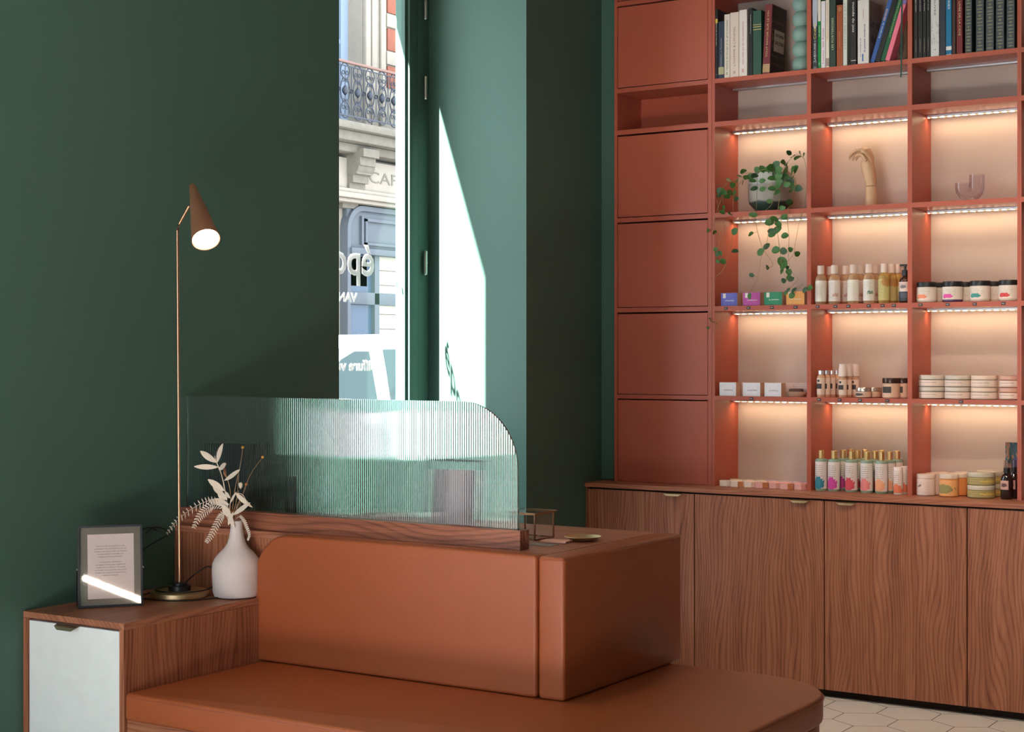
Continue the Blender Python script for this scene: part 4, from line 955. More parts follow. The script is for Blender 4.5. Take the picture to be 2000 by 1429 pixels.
vine([(1409, 372), (1413, 400), (1416, 440), (1414, 480), (1404, 517)], [(1414, 405, .9), (1411, 414, .8), (1402, 510, .8), (1412, 510, .9)], 6.85, 6.842, seed=4, r=.001)
vine([(1495, 330), (1480, 336), (1479, 355), (1478, 385), (1477, 412), (1476, 430), (1481, 458), (1491, 487), (1510, 517), (1494, 523)], [(1474, 343, 1.1), (1470, 353, 1.), (1488, 353, 1.), (1473, 368, 1.1), (1489, 369, 1.), (1471, 419, 1.2), (1466, 457, .9), (1497, 481, 1.1), (1485, 492, 1.3), (1500, 522, 1.)], 6.86, 6.842, seed=5)
vine([(1510, 328), (1514, 345), (1515, 365), (1511, 385), (1506, 400), (1492, 413), (1478, 424)], [(1506, 328, 1.3), (1516, 322, 1.4), (1522, 332, 1.3), (1508, 348, 1.2), (1520, 345, 1.3), (1521, 355, 1.2), (1519, 363, 1.2), (1508, 368, 1.1), (1517, 376, 1.1), (1503, 393, .8)], 6.86, 6.842, seed=6)
vine([(1523, 340), (1526, 362), (1523, 385), (1519, 412), (1517, 440), (1520, 465), (1524, 495), (1529, 528), (1537, 549)], [(1537, 360, 1.3), (1528, 406, 1.1), (1512, 427, 1.2), (1503, 434, 1.3), (1519, 436, 1.3), (1517, 449, 1.5), (1507, 451, 1.2), (1508, 458, 1.1), (1515, 488, 1.3), (1528, 511, 1.5), (1531, 519, 1.2), (1527, 530, .9), (1545, 545, .9), (1530, 548, 1.), (1541, 542, .8)], 6.86, 6.842, seed=7)
vine([(1540, 335), (1552, 348), (1554, 360), (1550, 380), (1541, 405), (1538, 430), (1541, 460), (1540, 492), (1541, 515), (1551, 538)], [(1549, 332, 1.3), (1555, 330, 1.2), (1550, 343, 1.4), (1560, 368, 1.6), (1548, 372, 1.3), (1542, 395, 1.2), (1533, 460, 1.1), (1531, 490, 1.1), (1541, 531, 1.1), (1537, 522, .9), (1532, 424, 1.)], 6.87, 6.842, seed=8)
vine([(1527, 332), (1540, 315), (1552, 304), (1563, 304), (1571, 312), (1575, 335), (1575, 375), (1568, 410), (1560, 440), (1553, 475), (1550, 495), (1536, 514)], [(1548, 305, 1.1), (1558, 308, 1.2), (1541, 298, .9), (1563, 299, .9), (1570, 302, .7), (1530, 317, 1.), (1536, 321, 1.), (1535, 330, 1.3), (1545, 487, 1.), (1557, 495, 1.)], 6.90, 6.842, seed=9, r=.0012)
vine([(1508, 425), (1502, 445), (1497, 478), (1487, 502), (1483, 526), (1479, 545), (1468, 566)], [(1468, 537, .8), (1464, 578, .9)], 6.844, 6.842, seed=10, r=.001)
vine([(1551, 536), (1562, 548), (1572, 558), (1580, 562)], [(1582, 562, 1.1), (1572, 566, .9), (1551, 567, 1.), (1547, 577, .9), (1535, 572, .8), (1540, 566, .7)], 6.842, 6.842, seed=11, r=.0007)
vine([(1490, 340), (1500, 335), (1515, 335), (1530, 340)], [(1480, 332, 1.1), (1490, 330, 1.2), (1500, 331, 1.1), (1526, 350, 1.3), (1535, 345, 1.2), (1543, 352, 1.3), (1466, 345, 1.2), (1515, 338, 1.4), (1546, 362, 1.1)], 6.89, 6.88, seed=12)

# ================================================================ wooden artist's hand
HW = mat('pale_limewood', (206, 168, 130), .5, var=.08, scale=24)
YH = 6.98
hd = thing('mannequin_hand', 'jointed pale wood hand model, palm drooping to the left', 'hand model', onY(1702, 403, YH))
hd.location.z = ZP; ORIG[hd.name] = Vector(hd.location)
def H(u, v, dy=0.): return onY(u, v, YH+dy)
pm = F_PX/(YH/_ray(1700)[1])
def limb(bm, pts, mi=0, flat=.85, n=20):
    rings = []
    P = [H(u, v) for u, v, r in pts]
    for i, (u, v, r) in enumerate(pts):
        d = (P[min(i+1, len(P)-1)]-P[max(i-1, 0)]).normalized(); a = d.cross(Vector((0, 1, 0))).normalized(); c_ = d.cross(a)
        rr = r/pm; rings.append([bm.verts.new(P[i]+a*rr*math.cos(2*PI*j/n)+c_*rr*flat*math.sin(2*PI*j/n)) for j in range(n)])
    for A, B in zip(rings, rings[1:]):
        for j in range(n): bm.faces.new([A[j], A[(j+1) % n], B[(j+1) % n], B[j]])
    bm.faces.new(rings[0][::-1]); bm.faces.new(rings[-1])
zb_v = HY-(ZP+.0005-EYE)*pm
b = nb(); limb(b, [(1702, zb_v, 12.8), (1702, 390, 12.3), (1701.5, 365, 10.6), (1701.5, 364, 10)]); obj('forearm', b, HW, hd)
b = nb(); limb(b, [(1701.3, 363.2, 9.5), (1701.3, 361, 10.6), (1700, 350, 12.2), (1696.5, 335, 13.0), (1694, 322, 13.0), (1693, 315, 11.8), (1692.5, 311, 9)]); obj('wrist_block', b, HW, hd)
b = nb(); limb(b, [(1692.5, 312, 6.5), (1692, 304, 8.6), (1690, 298, 8)], flat=.9); limb(b, [(1704, 320, 2.2), (1701, 308, 6.0), (1693, 297, 9.2), (1686, 293.5, 7.2), (1683, 293, 4)], flat=1.9); obj('palm', b, HW, hd)
for k, (pts, dy) in enumerate((([(1685, 294, 3.2), (1677, 293.6, 2.9), (1669, 298, 2.6), (1664.5, 303, 2.1), (1662, 307, 1.3)], -.022), ([(1685, 295.5, 3.2), (1675, 296, 2.9), (1666, 301, 2.6), (1661, 307, 2.1), (1659, 312, 1.3)], -.008),
                          ([(1686, 298, 3.2), (1677, 298.5, 2.9), (1669, 303, 2.5), (1665, 309, 2.0), (1664, 313.5, 1.2)], .006), ([(1687, 299, 3.0), (1680, 301, 2.6), (1673, 305, 2.3), (1670, 310, 1.6), (1669, 313, 1.)], .02))):
    b = nb(); 
    for s0, s1 in zip(pts, pts[1:]):
        q_ = [s0, (s0[0]*.9+s1[0]*.1, s0[1]*.9+s1[1]*.1, s0[2]*1.02), (s0[0]*.12+s1[0]*.88, s0[1]*.12+s1[1]*.88, s1[2]*1.03), s1]
        limb(b, [(u, v, r*.8 if i in (0, 3) else r) for i, (u, v, r) in enumerate(q_)], n=12, flat=1)
    bmesh.ops.translate(b, vec=(0, dy, 0), verts=b.verts[:]); obj('finger', b, HW, hd)
b = nb()
for q_ in ([(1697, 316, 2.6), (1693, 308, 3.6), (1688, 303, 3.2)], [(1688, 303, 2.8), (1682, 303.5, 3), (1677, 307, 1.8), (1675.5, 309, 1.)]): limb(b, q_, n=12, flat=1)
bmesh.ops.translate(b, vec=(0, -.036, 0), verts=b.verts[:]); obj('thumb', b, HW, hd)

# ================================================================ iridescent ribbed J vase
YI = 6.965
jx0, jx1 = Xat(1880.5, YI), Xat(1908, YI); jr = (jx1-jx0)/2; jc = (jx0+jx1)/2; jt = .0315
zb = ZP+.0005; zc = zb+jt+jr
path = [(jx0, onY(1880, 357, YI).z)]+[(jx0, zc+.0)]+[(jc-jr*math.cos(a), zc-jr*math.sin(a)) for a in [PI*i/14 for i in range(1, 14)]]+[(jx1, zc), (jx1, onY(1908, 341, YI).z)]
b = nb(); rings = []
pts = [Vector((x, YI, z)) for x, z in path]
for i, p_ in enumerate(pts):
    d = (pts[min(i+1, len(pts)-1)]-pts[max(i-1, 0)]).normalized(); a = d.cross(Vector((0, 1, 0))).normalized(); c_ = Vector((0, 1, 0)); n = 54
    rings.append([b.verts.new(p_+(a*math.cos(2*PI*j/n)+c_*math.sin(2*PI*j/n))*(jt+(.0009 if j % 3 == 0 else -.0004))) for j in range(n)])
for A, B in zip(rings, rings[1:]):
    for j in range(54): b.faces.new([A[j], A[(j+1) % 54], B[(j+1) % 54], B[j]])
IR = bpy.data.materials.new('iridescent_glass'); IR.use_nodes = True; N = IR.node_tree.nodes; L = IR.node_tree.links; N.remove(N['Principled BSDF'])
tr = N.new('ShaderNodeBsdfTransparent'); gl = N.new('ShaderNodeBsdfGlossy'); gl.inputs['Roughness'].default_value = .08; lw = N.new('ShaderNodeLayerWeight'); lw.inputs[0].default_value = .35
cr = N.new('ShaderNodeValToRGB'); L.new(lw.outputs['Facing'], cr.inputs[0]); e = cr.color_ramp.elements; e[0].color = (1, .7, .8, 1); e[1].color = (1, .95, .6, 1); k = e.new(.35); k.color = (.5, .9, .9, 1); k = e.new(.65); k.color = (.9, .6, 1, 1)
L.new(cr.outputs[0], gl.inputs[0]); mx = N.new('ShaderNodeMixShader'); lw2 = N.new('ShaderNodeLayerWeight'); lw2.inputs[0].default_value = .28; L.new(lw2.outputs['Facing'], mx.inputs[0]); L.new(tr.outputs[0], mx.inputs[1]); L.new(gl.outputs[0], mx.inputs[2]); L.new(mx.outputs[0], N['Material Output'].inputs[0])
tr.inputs[0].default_value = (.93, .90, .92, 1)
tag(obj('curved_vase', b, IR), 'iridescent ribbed glass vase shaped like a J', 'vase')
b = nb(); lathe(b, [(0, 0), (.022, 0), (.022, .016), (0, .02)], (0, 0, 0), 18)
b.free()

# ================================================================ shop goods
def cap_cyl(bm, x, y, z, r, h, bev=.001, n=20): cyl(bm, x, y, z, z+h, r, n, b=bev)
AMB = bpy.data.materials.new('amber_oil'); AMB.use_nodes = True; N = AMB.node_tree.nodes; L = AMB.node_tree.links; N.remove(N['Principled BSDF'])
def oil(name, colr, op=.35):
    m = bpy.data.materials.new(name); m.use_nodes = True; N = m.node_tree.nodes; L = m.node_tree.links; N.remove(N['Principled BSDF'])
    t = N.new('ShaderNodeBsdfTransparent'); t.inputs[0].default_value = tuple(colr)+(1,); d = N.new('ShaderNodeBsdfDiffuse'); d.inputs[0].default_value = tuple(c*.9 for c in colr)+(1,)
    g_ = N.new('ShaderNodeBsdfGlossy'); g_.inputs['Roughness'].default_value = .05; lwo = N.new('ShaderNodeLayerWeight'); lwo.inputs[0].default_value = .5; f_ = N.new('ShaderNodeMath'); f_.operation = 'MULTIPLY_ADD'; p_5 = N.new('ShaderNodeMath'); p_5.operation = 'POWER'; L.new(lwo.outputs['Facing'], p_5.inputs[0]); p_5.inputs[1].default_value = 4; L.new(p_5.outputs[0], f_.inputs[0]); f_.inputs[1].default_value = .7; f_.inputs[2].default_value = .05
    m1 = N.new('ShaderNodeMixShader'); m1.inputs[0].default_value = op; L.new(t.outputs[0], m1.inputs[1]); L.new(d.outputs[0], m1.inputs[2])
    m2 = N.new('ShaderNodeMixShader'); L.new(f_.outputs[0], m2.inputs[0]); L.new(m1.outputs[0], m2.inputs[1]); L.new(g_.outputs[0], m2.inputs[2]); L.new(m2.outputs[0], N['Material Output'].inputs[0]); return m
OIL = oil('amber_bottle', (.92, .68, .42)); OILY = oil('yellow_bottle', (.90, .66, .22)); CLR = clear('clear_bottle', (.97, .93, .90), ior=1.5)
PCAP = mat('frosted_cap', (226, 204, 190), .5)
def halflabel(bm, x, y, z0, z1, r, a0=-150, a1=-20, n=16):
    A = []; 
    for i in range(n+1):
        a = math.radians(a0+(a1-a0)*i/n); A.append([bm.verts.new((x+r*math.cos(a), y+r*math.sin(a), z)) for z in (z0, z1)])
    for p_, q_ in zip(A, A[1:]): bm.faces.new([p_[0], q_[0], q_[1], p_[1]])
def oil_bottle(u, y, label, lm, om=OIL, h=.178, r=.0262):
    z = SH[1][1]+.0003; x = Xat(u, y)
    t = thing('oil_bottle', label, 'bottle', (x, y, z), 'amber care oil bottles on the lit shelf')
    b = nb(); lathe(b, [(0, 0), (r-.002, 0), (r, .003), (r, h*.63), (r*.95, h*.68), (r*.75, h*.735), (r*.5, h*.77), (r*.5, h*.80), (0, h*.80)], (x, y, z), 28); obj('body', b, om, t)
    b = nb(); lathe(b, [(0, h*.775), (r*.60, h*.775), (r*.62, h*.80), (r*.60, h*.985), (r*.55, h), (0, h)], (x, y, z), 24); obj('cap', b, PCAP, t)
    b = nb(); halflabel(b, x, y, z+.013, z+h*.61, r+.0005, -175, 10); obj('label', b, lm, t)
LW1 = label_mat('oil_label_plain', (226, 218, 204), None, rows=16, lo=.2, hi=.85, ink=(150, 140, 130)); LW2 = label_mat('oil_label_rose', (226, 212, 204), (196, 150, 140), .72, .30, .10, (150, 130, 124), 16, .1, .9); LW3 = label_mat('oil_label_leaf', (224, 216, 206), (110, 130, 110), .72, .38, .10, (140, 130, 124), 14, .1, .9); LW4 = label_mat('oil_label_green', (190, 176, 112), (170, 120, 60), .8, .85, .2, (110, 110, 60), 14, .1, .9)
yf = YS+.036
for u, lm, om, lab in ((1603, LW1, OIL, 'front amber oil bottle at the left end, plain cream label'), (1630, LW2, OIL, 'front amber oil bottle second from left, rosy sketch on label'), (1666.5, LW1, OIL, 'front amber oil bottle in the middle, plain striped label'), (1697.5, LW3, OIL, 'front amber oil bottle fourth from left, leaf sketch on label'), (1727, LW4, OILY, 'front amber oil bottle with the yellow-green label')):
    oil_bottle(u, yf, lab, lm, om)
for u, dy, lab in ((1621, .085, 'amber oil bottle hidden behind the second front bottle'), (1652, .075, 'amber oil bottle behind, in the gap left of the middle bottle'), (1679, .075, 'amber oil bottle behind, right of the middle bottle'), (1709.5, .075, 'amber oil bottle behind, right of the leaf-sketch bottle'), (1741, .06, 'amber oil bottle just behind the yellow-green label'), (1753, .09, 'rear amber oil bottle nearest the black pump bottle')):
    oil_bottle(u, yf+dy, lab, LW2 if u < 1720 else LW4, OIL if u < 1735 else OILY)
# pump bottle
def pump(u, y, z, h, r, label):
    x = Xat(u, y); t = thing('pump_bottle', label, 'bottle', (x, y, z)); b = nb()
    lathe(b, [(0, 0), (r-.002, 0), (r, .003), (r, h*.56), (r*.8, h*.64), (r*.42, h*.70), (r*.42, h*.74), (0, h*.74)], (x, y, z), 24); obj('body', b, mat('brown_bottle', (62, 30, 18), .12, spec=.7), t)
    b = nb(); lathe(b, [(0, h*.71), (r*.55, h*.71), (r*.55, h*.84), (r*.2, h*.86), (r*.2, h*.95), (0, h*.95)], (x, y, z), 18); bx(b, x-.024, x+.008, y-.006, y+.006, z+h*.945, z+h, .002); obj('pump', b, BLACK, t)
    b = nb(); halflabel(b, x, y, z+h*.29, z+h*.54, r+.0005, -175, 5); obj('label', b, label_mat('pump_label', (220, 196, 186), (120, 110, 110), .5, .5, .15), t)
    b = nb(); halflabel(b, x, y, z+h*.05, z+h*.29, r+.0005, -175, 5); obj('lower_label', b, label_mat('pump_label_low', (48, 52, 66), None, ink=(150, 150, 160)), t)
pump(1768, YS+.03, SH[1][1]+.0003, .172, .0265, 'dark pump bottle at the right end of the oil bottles')
# black-lidded jars
def jar(name, u, y, z, r, h, lidh, bodym, lidm, labm, label, cat, group, lab_z=(.12, .74), mid=None):
    x = Xat(u, y); t = thing(name, label, cat, (x, y, z), group); b = nb()
    lathe(b, [(0, 0), (r-.004, 0), (r, .004), (r, h-lidh-.003), (r*.93, h-lidh), (0, h-lidh)], (x, y, z), 32); obj('body', b, bodym, t)
    b = nb(); lathe(b, [(0, h-lidh+.0002), (r*1.0, h-lidh+.0002), (r*1.01, h-lidh+.002), (r*1.01, h-.002), (r*.985, h), (0, h)], (x, y, z), 32); obj('lid', b, lidm, t)
    if labm: b = nb(); halflabel(b, x, y, z+h*lab_z[0], z+h*lab_z[1], r+.0006, -185, 30, 24); obj('label', b, labm, t)
    return t
JB = mat('milky_jar', (206, 186, 170), .25); JP = mat('plum_jar', (78, 48, 84), .25)
g_ = 'black-lidded cream jars on the lit shelf'; zj = SH[1][1]+.0003; yj = YS+.048
for u, bl, bm_, lab in ((1810, (232, 138, 100), JB, 'black-lidded jar with orange fruit label, leftmost in its row'), (1860.5, (210, 70, 150), JP, 'black-lidded plum jar with magenta blot on its label'), (1914.5, (60, 140, 130), JB, 'black-lidded jar with teal leaves on its label'), (1971, (206, 60, 60), JB, 'black-lidded jar with red fruit label, at the right divider')):
    jar('cream_jar', u, yj, zj, .043, .090, .021, bm_, BLACK, label_mat('jar_%d' % u, (226, 212, 200), bl, .38, .26, .17, (140, 124, 120), 8, .2, .9), lab, 'jar', g_)
for u, lab in ((1833, 'black-lidded jar behind the orange fruit one'), (1885, 'black-lidded jar behind the plum one'), (1940, 'black-lidded jar behind the teal-leaf one')):
    jar('cream_jar', u, yj+.095, zj, .043, .090, .021, JB, BLACK, LW1, lab, 'jar', g_)
# soap boxes, two rows
def soap(u0, u1, y, z, h, d, col, label, title, g, tc_=WHT, seal=True, side=(196, 160, 138)):
    x0, x1 = Xat(u0, y), Xat(u1, y); t = thing('soap_box', label, 'soap box', ((x0+x1)/2, y, z), g)
    b = nb(); bx(b, x0, x1, y, y+d, z, z+h, .0008, 1); obj('box', b, mat('kraft_%02x%02x%02x' % side, side, .7), t)
    b = nb(); bx(b, x0+.0006, x1-.0006, y-.0005, y+.0004, z+.0006, z+h-.0006); obj('front_print', b, label_mat('soap_%02x%02x%02x' % tuple(col), col, None, ink=tuple(min(255, c+50) for c in col), rows=9, lo=.05, hi=.95), t, smooth=0)
    w_ = x1-x0
    if seal: b = nb(); bx(b, x0+w_*.13, x0+w_*.30, y-.0009, y-.0004, z+h*.60, z+h*.95); obj('seal', b, mat('cream_seal', (226, 216, 206), .6), t, smooth=0)
    text(title, (x0+w_*.55, y-.001, z+h*.42), 'flat', w_*.55, .009, ink(tc_), t)
g_ = 'coloured soap boxes on the lit shelf'; z = SH[1][1]+.0003; y = YS+.012
for u0, u1, c_, nm, ti in ((1408, 1440, (92, 92, 176), 'violet-blue', "L'Exotique"), (1451, 1484.5, (178, 72, 152), 'magenta', "L'Audacieuse"), (1492.5, 1527.5, (28, 122, 84), 'green', 'La Gardienne'), (1535.5, 1571, (232, 160, 84), 'orange', 'La Divine')):
    soap(u0, u1, y, z, .062, .045, c_, nm+' soap box in the front row of the lit shelf', ti, g_)
for k, (u0, u1, nm) in enumerate(((1435, 1452, 'violet-blue'), (1478, 1495, 'magenta'), (1520, 1538, 'green'))):
    x0, x1 = Xat(u0, y+.06), Xat(u1, y+.06)
    b = nb(); bx(b, x0-.03, x1, y+.06, y+.105, z, z+.061, .0008, 1); tag(obj('soap_box', b, mat('kraft_%02x%02x%02x' % (196, 160, 138), (196, 160, 138), .7)), 'plain kraft soap box behind, right of the %s one' % nm, 'soap box', g_)
g_ = 'white soap boxes on the lower lit shelf'; z = SH[0][1]+.0003
for (u0, u1, w0), nm in zip(((1405, 1437.6, 'with blue print, leftmost'), (1451, 1485, 'second from left'), (1493, 1526, 'third from left')), ('soin', 'soin', 'soin')):
    soap(u0, u1, YS+.012, z, .064, .05, (222, 216, 220), 'white soap box with a fine drawing, %s' % w0, 'SHAMPOING', g_, tc_=(150, 140, 170), seal=False, side=(214, 176, 150))
for (u0, u1), lab in zip(((1434, 1452), (1480, 1496), (1512, 1543), (1550, 1585)), ('white soap box behind the leftmost one', 'white soap box behind the second one', 'white soap box behind the third one', 'white soap box behind the soap dish')):
    x0, x1 = Xat(u0, YS+.08), Xat(u1, YS+.08); x1 = min(x1, X3-.012)
    b = nb(); bx(b, x0-.02, x1, YS+.08, YS+.125, z, z+.063, .0008, 1); tag(obj('soap_box', b, label_mat('rear_soap', (216, 190, 182), None, ink=(150, 120, 120), rows=7, lo=.1, hi=.9)), lab, 'soap box', g_)
b = nb(); lathe(b, [(0, 0), (.032, 0), (.045, .012), (.050, .024), (.046, .024), (.03, .010), (0, .010)], (Xat(1556, YS+.05), YS+.053, z), 28, sy=.75)
for v in b.verts: v.co.x = min(v.co.x, X3-.011)
tag(obj('soap_dish', b, mat('speckled_stoneware', (186, 150, 124), .5)), 'shallow stoneware soap dish at the end of the white boxes', 'soap dish')
b = nb(); x = Xat(1555, YS+.05); bx(b, x-.032, x+.030, YS+.035, YS+.072, z+.0115, z+.037, .006, 3)
tag(obj('soap_bar', b, mat('brown_soap', (84, 50, 34), .6)), 'dark brown soap bar in the stoneware dish', 'soap')
# glass bottles with silver caps, lower lit shelf, second bay
g_ = 'small clear bottles on the lower lit shelf'
def vial(u, y, h, r, label, cup=False, capm=None):
    x = Xat(u, y); z = SH[0][1]+.0003; t = thing('glass_bottle', label, 'bottle', (x, y, z), g_); b = nb()
    lathe(b, [(0, 0), (r-.002, 0), (r, .003), (r, h*.74), (r*.8, h*.81), (r*.6, h*.85), (0, h*.85)], (x, y, z), 24); obj('body', b, mat('beige_lotion', (206, 158, 128), .25), t)
    b = nb()
    if cup: lathe(b, [(0, h*.86), (r*1.12, h*.86), (r*1.12, h*.89), (r*.88, h*1.36), (0, h*1.36)], (x, y, z), 24); obj('measuring_cup', b, mat('translucent_cup', (226, 206, 196), .35), t)
    else: lathe(b, [(0, h*.86), (r*.72, h*.86), (r*.72, h), (0, h)], (x, y, z), 20); obj('cap', b, ALU, t)
    b = nb(); halflabel(b, x, y, z+.012, z+h*.72, r+.0005, -170, -10); obj('label', b, mat('vial_label', (222, 196, 178), .6), t)
    b = nb(); halflabel(b, x, y, z+h*.32, z+h*.51, r+.0009, -150, -60); obj('dark_patch', b, mat('label_black', (62, 52, 48), .6), t)
    b = nb(); lathe(b, [(0, 0), (.0055, 0), (.0055, .0006), (0, .0006)], (0, 0, 0), 14, M=Matrix.Translation((x-r*.25, y-r*1.0-.0006, z+h*.62)) @ Matrix.Rotation(PI/2, 4, 'X')); obj('emblem', b, mat('label_black', (62, 52, 48), .6), t)
for u, dy, lab in ((1603.5, .03, 'small clear bottle at the front left with a silver cap'), (1614, .065, 'second small silver-capped bottle going back'), (1624.5, .10, 'third small silver-capped bottle going back'), (1634, .135, 'rearmost small silver-capped bottle')): vial(u, YS+dy, .122, .0185, lab)
for u, dy, lab in ((1646, .03, 'front clear bottle wearing a white measuring cup'), (1656, .075, 'middle clear bottle wearing a white measuring cup'), (1670.5, .12, 'rear clear bottle wearing a white measuring cup')): vial(u, YS+dy, .112, .0185, lab, cup=True)
TIN = mat('brushed_tin', (.70, .62, .54), .3, 1, srgb=False)
z = SH[0][1]+.0003
DL = label_mat('tin_label', (206, 170, 146), (70, 60, 54), .25, .5, .22, (90, 76, 68), 3, .1, .8)
for u, dy, lab in ((1686.5, .035, 'flat tin at the front between the bottles and the big jar'), (1704, .085, 'flat tin just behind the front flat tin'), (1716, .13, 'rearmost flat tin beside the big jar')):
    jar('flat_tin', u, YS+dy, z, .034, .046, .016, TIN, TIN, DL, lab, 'tin', 'flat tins on the lower lit shelf', (.08, .6))
for u, dy, lab in ((1740.5, .045, 'big cream jar with dark lid and black label panel'), (1763, .10, 'big cream jar with dark lid partly hidden by the divider')):
    t = jar('care_jar', u, YS+dy, z, .0385, .090, .023, mat('cream_plastic', (214, 176, 150), .4), mat('dark_silver_lid', (74, 56, 48), .25, .6), None, lab, 'jar', 'big cream jars on the lower lit shelf')
    x = Xat(u, YS+dy); b = nb(); halflabel(b, x, YS+dy, z+.024, z+.052, .0390, -140, -70); obj('label', b, mat('label_black', (62, 52, 48), .6), t)
# stacked tins third bay
TB = [mat('grey_balm', (150, 140, 124), .3), mat('sand_balm', (176, 156, 138), .3), mat('cream_balm', (196, 170, 150), .3), mat('rose_balm', (170, 112, 96), .3)]
TLb = label_mat('balm_label', (226, 204, 190), None, ink=(120, 96, 90), rows=2, lo=.1, hi=.9)
pos = ('leftmost', 'second', 'third', 'rightmost')
for k, (u, r) in enumerate(((1820.5, .0575), (1871, .0575), (1922.5, .0575), (1973, .056))):
    for lv_ in range(2):
        r_2 = min(r, (X5-.0095-Xat(u, YS+.066)) if k == 3 else r)
        jar('balm_tub', u, YS+.066, SH[0][1]+.0003+lv_*.0525, r_2-.001, .052, .018, TB[k], clear('tub_lid_%d' % k, (.9, .84, .78), ior=1.5) if 0 else mat('pearly_lid_%d' % k, ((204, 190, 176), (206, 192, 180), (224, 200, 180), (204, 160, 142))[k], .25), TLb,
            '%s round balm tub of its row, %s of two stacked' % (pos[k], 'lower' if lv_ == 0 else 'upper'), 'tub', 'round balm tubs stacked in pairs', (.08, .58))
# bottom bay: gold-capped green bottles
ZC_ = .8833; g_ = 'green bottles with gold caps on the countertop'
GB = mat('sage_glass', (136, 158, 140), .2, spec=.6); GC = mat('gold_cap', (.70, .46, .20), .35, .85, srgb=False)
SHP = {'blue': (50, 130, 150), 'magenta': (200, 64, 150), 'red': (206, 70, 84), 'coral': (226, 130, 128), 'peach': (236, 166, 124)}
def shampoo(u, y, colr, label, tw=0):
    x = Xat(u, y); z = ZC_; r = .0275; h = .185; t = thing('shampoo_bottle', label, 'bottle', (x, y, z), g_); b = nb()
    lathe(b, [(0, 0), (r-.002, 0), (r, .003), (r, .140), (r*.93, .1445), (r*.5, .1475), (0, .1475)], (x, y, z), 28); obj('body', b, GB, t)
    b = nb(); lathe(b, [(0, .1478), (.0135, .1478), (.0135, .1835), (.012, .185), (0, .183)], (x, y, z), 20); obj('cap', b, GC, t)
    b = nb(); halflabel(b, x, y, z+.010, z+.133, r+.0005, -165, -5, 18); obj('label', b, label_mat('shampoo_'+colr, (226, 212, 206), SHP[colr], .42, .20, .24, (110, 96, 96), 13, .42, .92), t)
for u, v, c_, lab in ((1604, 957, 'blue', 'front gold-capped bottle at the left with a blue blot'), (1629, 958.5, 'magenta', 'front gold-capped bottle with a magenta blot'), (1663, 960, 'red', 'front gold-capped bottle with a red blot'), (1693, 961.5, 'coral', 'front gold-capped bottle with a coral blot'), (1721.7, 963, 'peach', 'front gold-capped bottle with a peach blot, nearest the small white one')):
    shampoo(u, YS+.030, c_, lab)
for u, dy, c_, lab in ((1647, .10, 'magenta', 'gold-capped bottle behind, between magenta and red ones'), (1675, .10, 'red', 'gold-capped bottle behind, between red and coral ones'), (1709, .10, 'coral', 'gold-capped bottle behind, between coral and peach ones'), (1737.5, .09, 'peach', 'gold-capped bottle behind the peach one to its right'),
                       (1661, .17, 'magenta', 'rear gold-capped bottle above the red-blot one'), (1690, .17, 'red', 'rear gold-capped bottle above the coral-blot one'), (1722, .17, 'coral', 'rear gold-capped bottle above the peach-blot one'), (1752.5, .16, 'peach', 'rear gold-capped bottle above the small white ones')):
    shampoo(u, YS+dy, c_, lab)
for u, dy, lab in ((1754.5, .018, 'small white bottle with orange base at the divider'), (1768, .075, 'small white bottle mostly hidden behind the divider')):
    y = YS+dy; x = Xat(u, y); t = thing('travel_bottle', lab, 'bottle', (x, y, ZC_), 'small white bottles by the divider')
    b = nb(); lathe(b, [(0, 0), (.019, 0), (.0205, .002), (.0205, .104), (.019, .107), (0, .107)], (x, y, ZC_), 24); obj('body', b, mat('white_bottle', (232, 214, 206), .3), t)
    b = nb(); lathe(b, [(0, .1072), (.0195, .1072), (.0200, .119), (.018, .122), (0, .123)], (x, y, ZC_), 24); obj('cap', b, mat('white_cap', (240, 222, 214), .3), t)
    b = nb(); halflabel(b, x, y, ZC_+.008, ZC_+.1, .021, -170, 0); obj('label', b, label_mat('travel_label', (230, 212, 204), (224, 120, 84), .45, .12, .3, (110, 90, 90), 11, .42, .92), t)
# hexagonal soaps
HXC = mat('cream_hex_box', (232, 212, 198), .6); HXP = mat('pink_hex_box', (226, 168, 160), .6); HXK = mat('kraft_hex_box', (206, 140, 96), .7)
g_ = 'small hexagonal soap boxes on the countertop'; rh = .036; hx0 = Xat(1418, YS+.03)
lab_f = ('leftmost', 'second', 'third', 'fourth', 'fifth', 'sixth', 'rightmost')
cnt = 0
for row in range(3):
    for k in range(7):
        x = hx0+k*.0625+(.031 if row % 2 else 0)-.002; y = YS+.030+row*.056-(.012 if k % 2 and row == 0 else 0)
        if x > X3-.012-rh*.6 and k == 6: x = X3-.012-rh*.95
        if x+rh*.9 > X3-.008: continue
        pink = k >= 3
        n6 = [(x+rh*.93*math.cos(math.radians(a)), y+rh*.80*math.sin(math.radians(a))) for a in (0, 60, 120, 180, 240, 300)]
        b = nb(); prism(b, n6, ZC_, ZC_+.026, .0006, 1)
        for f in b.faces:
            c_ = f.calc_center_median(); n_ = (c_-Vector((x, y, c_.z)))
            if c_.z < ZC_+.025 and c_.z > ZC_+.001 and n_.x > .012 and n_.y < -.004 and (k % 2 == 1): f.material_index = 1
        base = HXP if pink else HXC
        if row == 2: base = mat('lilac_hex_box', (176, 166, 184), .6) if pink else mat('sage_hex_box', (176, 168, 140), .6)
        where = 'front' if row == 0 else ('middle' if row == 1 else 'back')
        tag(obj('hexagonal_soap_box', b, [base, HXK], smooth=20), '%s %s hexagonal soap box, %s row on the walnut countertop' % (lab_f[k], 'pink' if pink and row < 2 else ('cream' if row < 2 else ('lilac' if pink else 'sage')), where), 'soap box', g_)
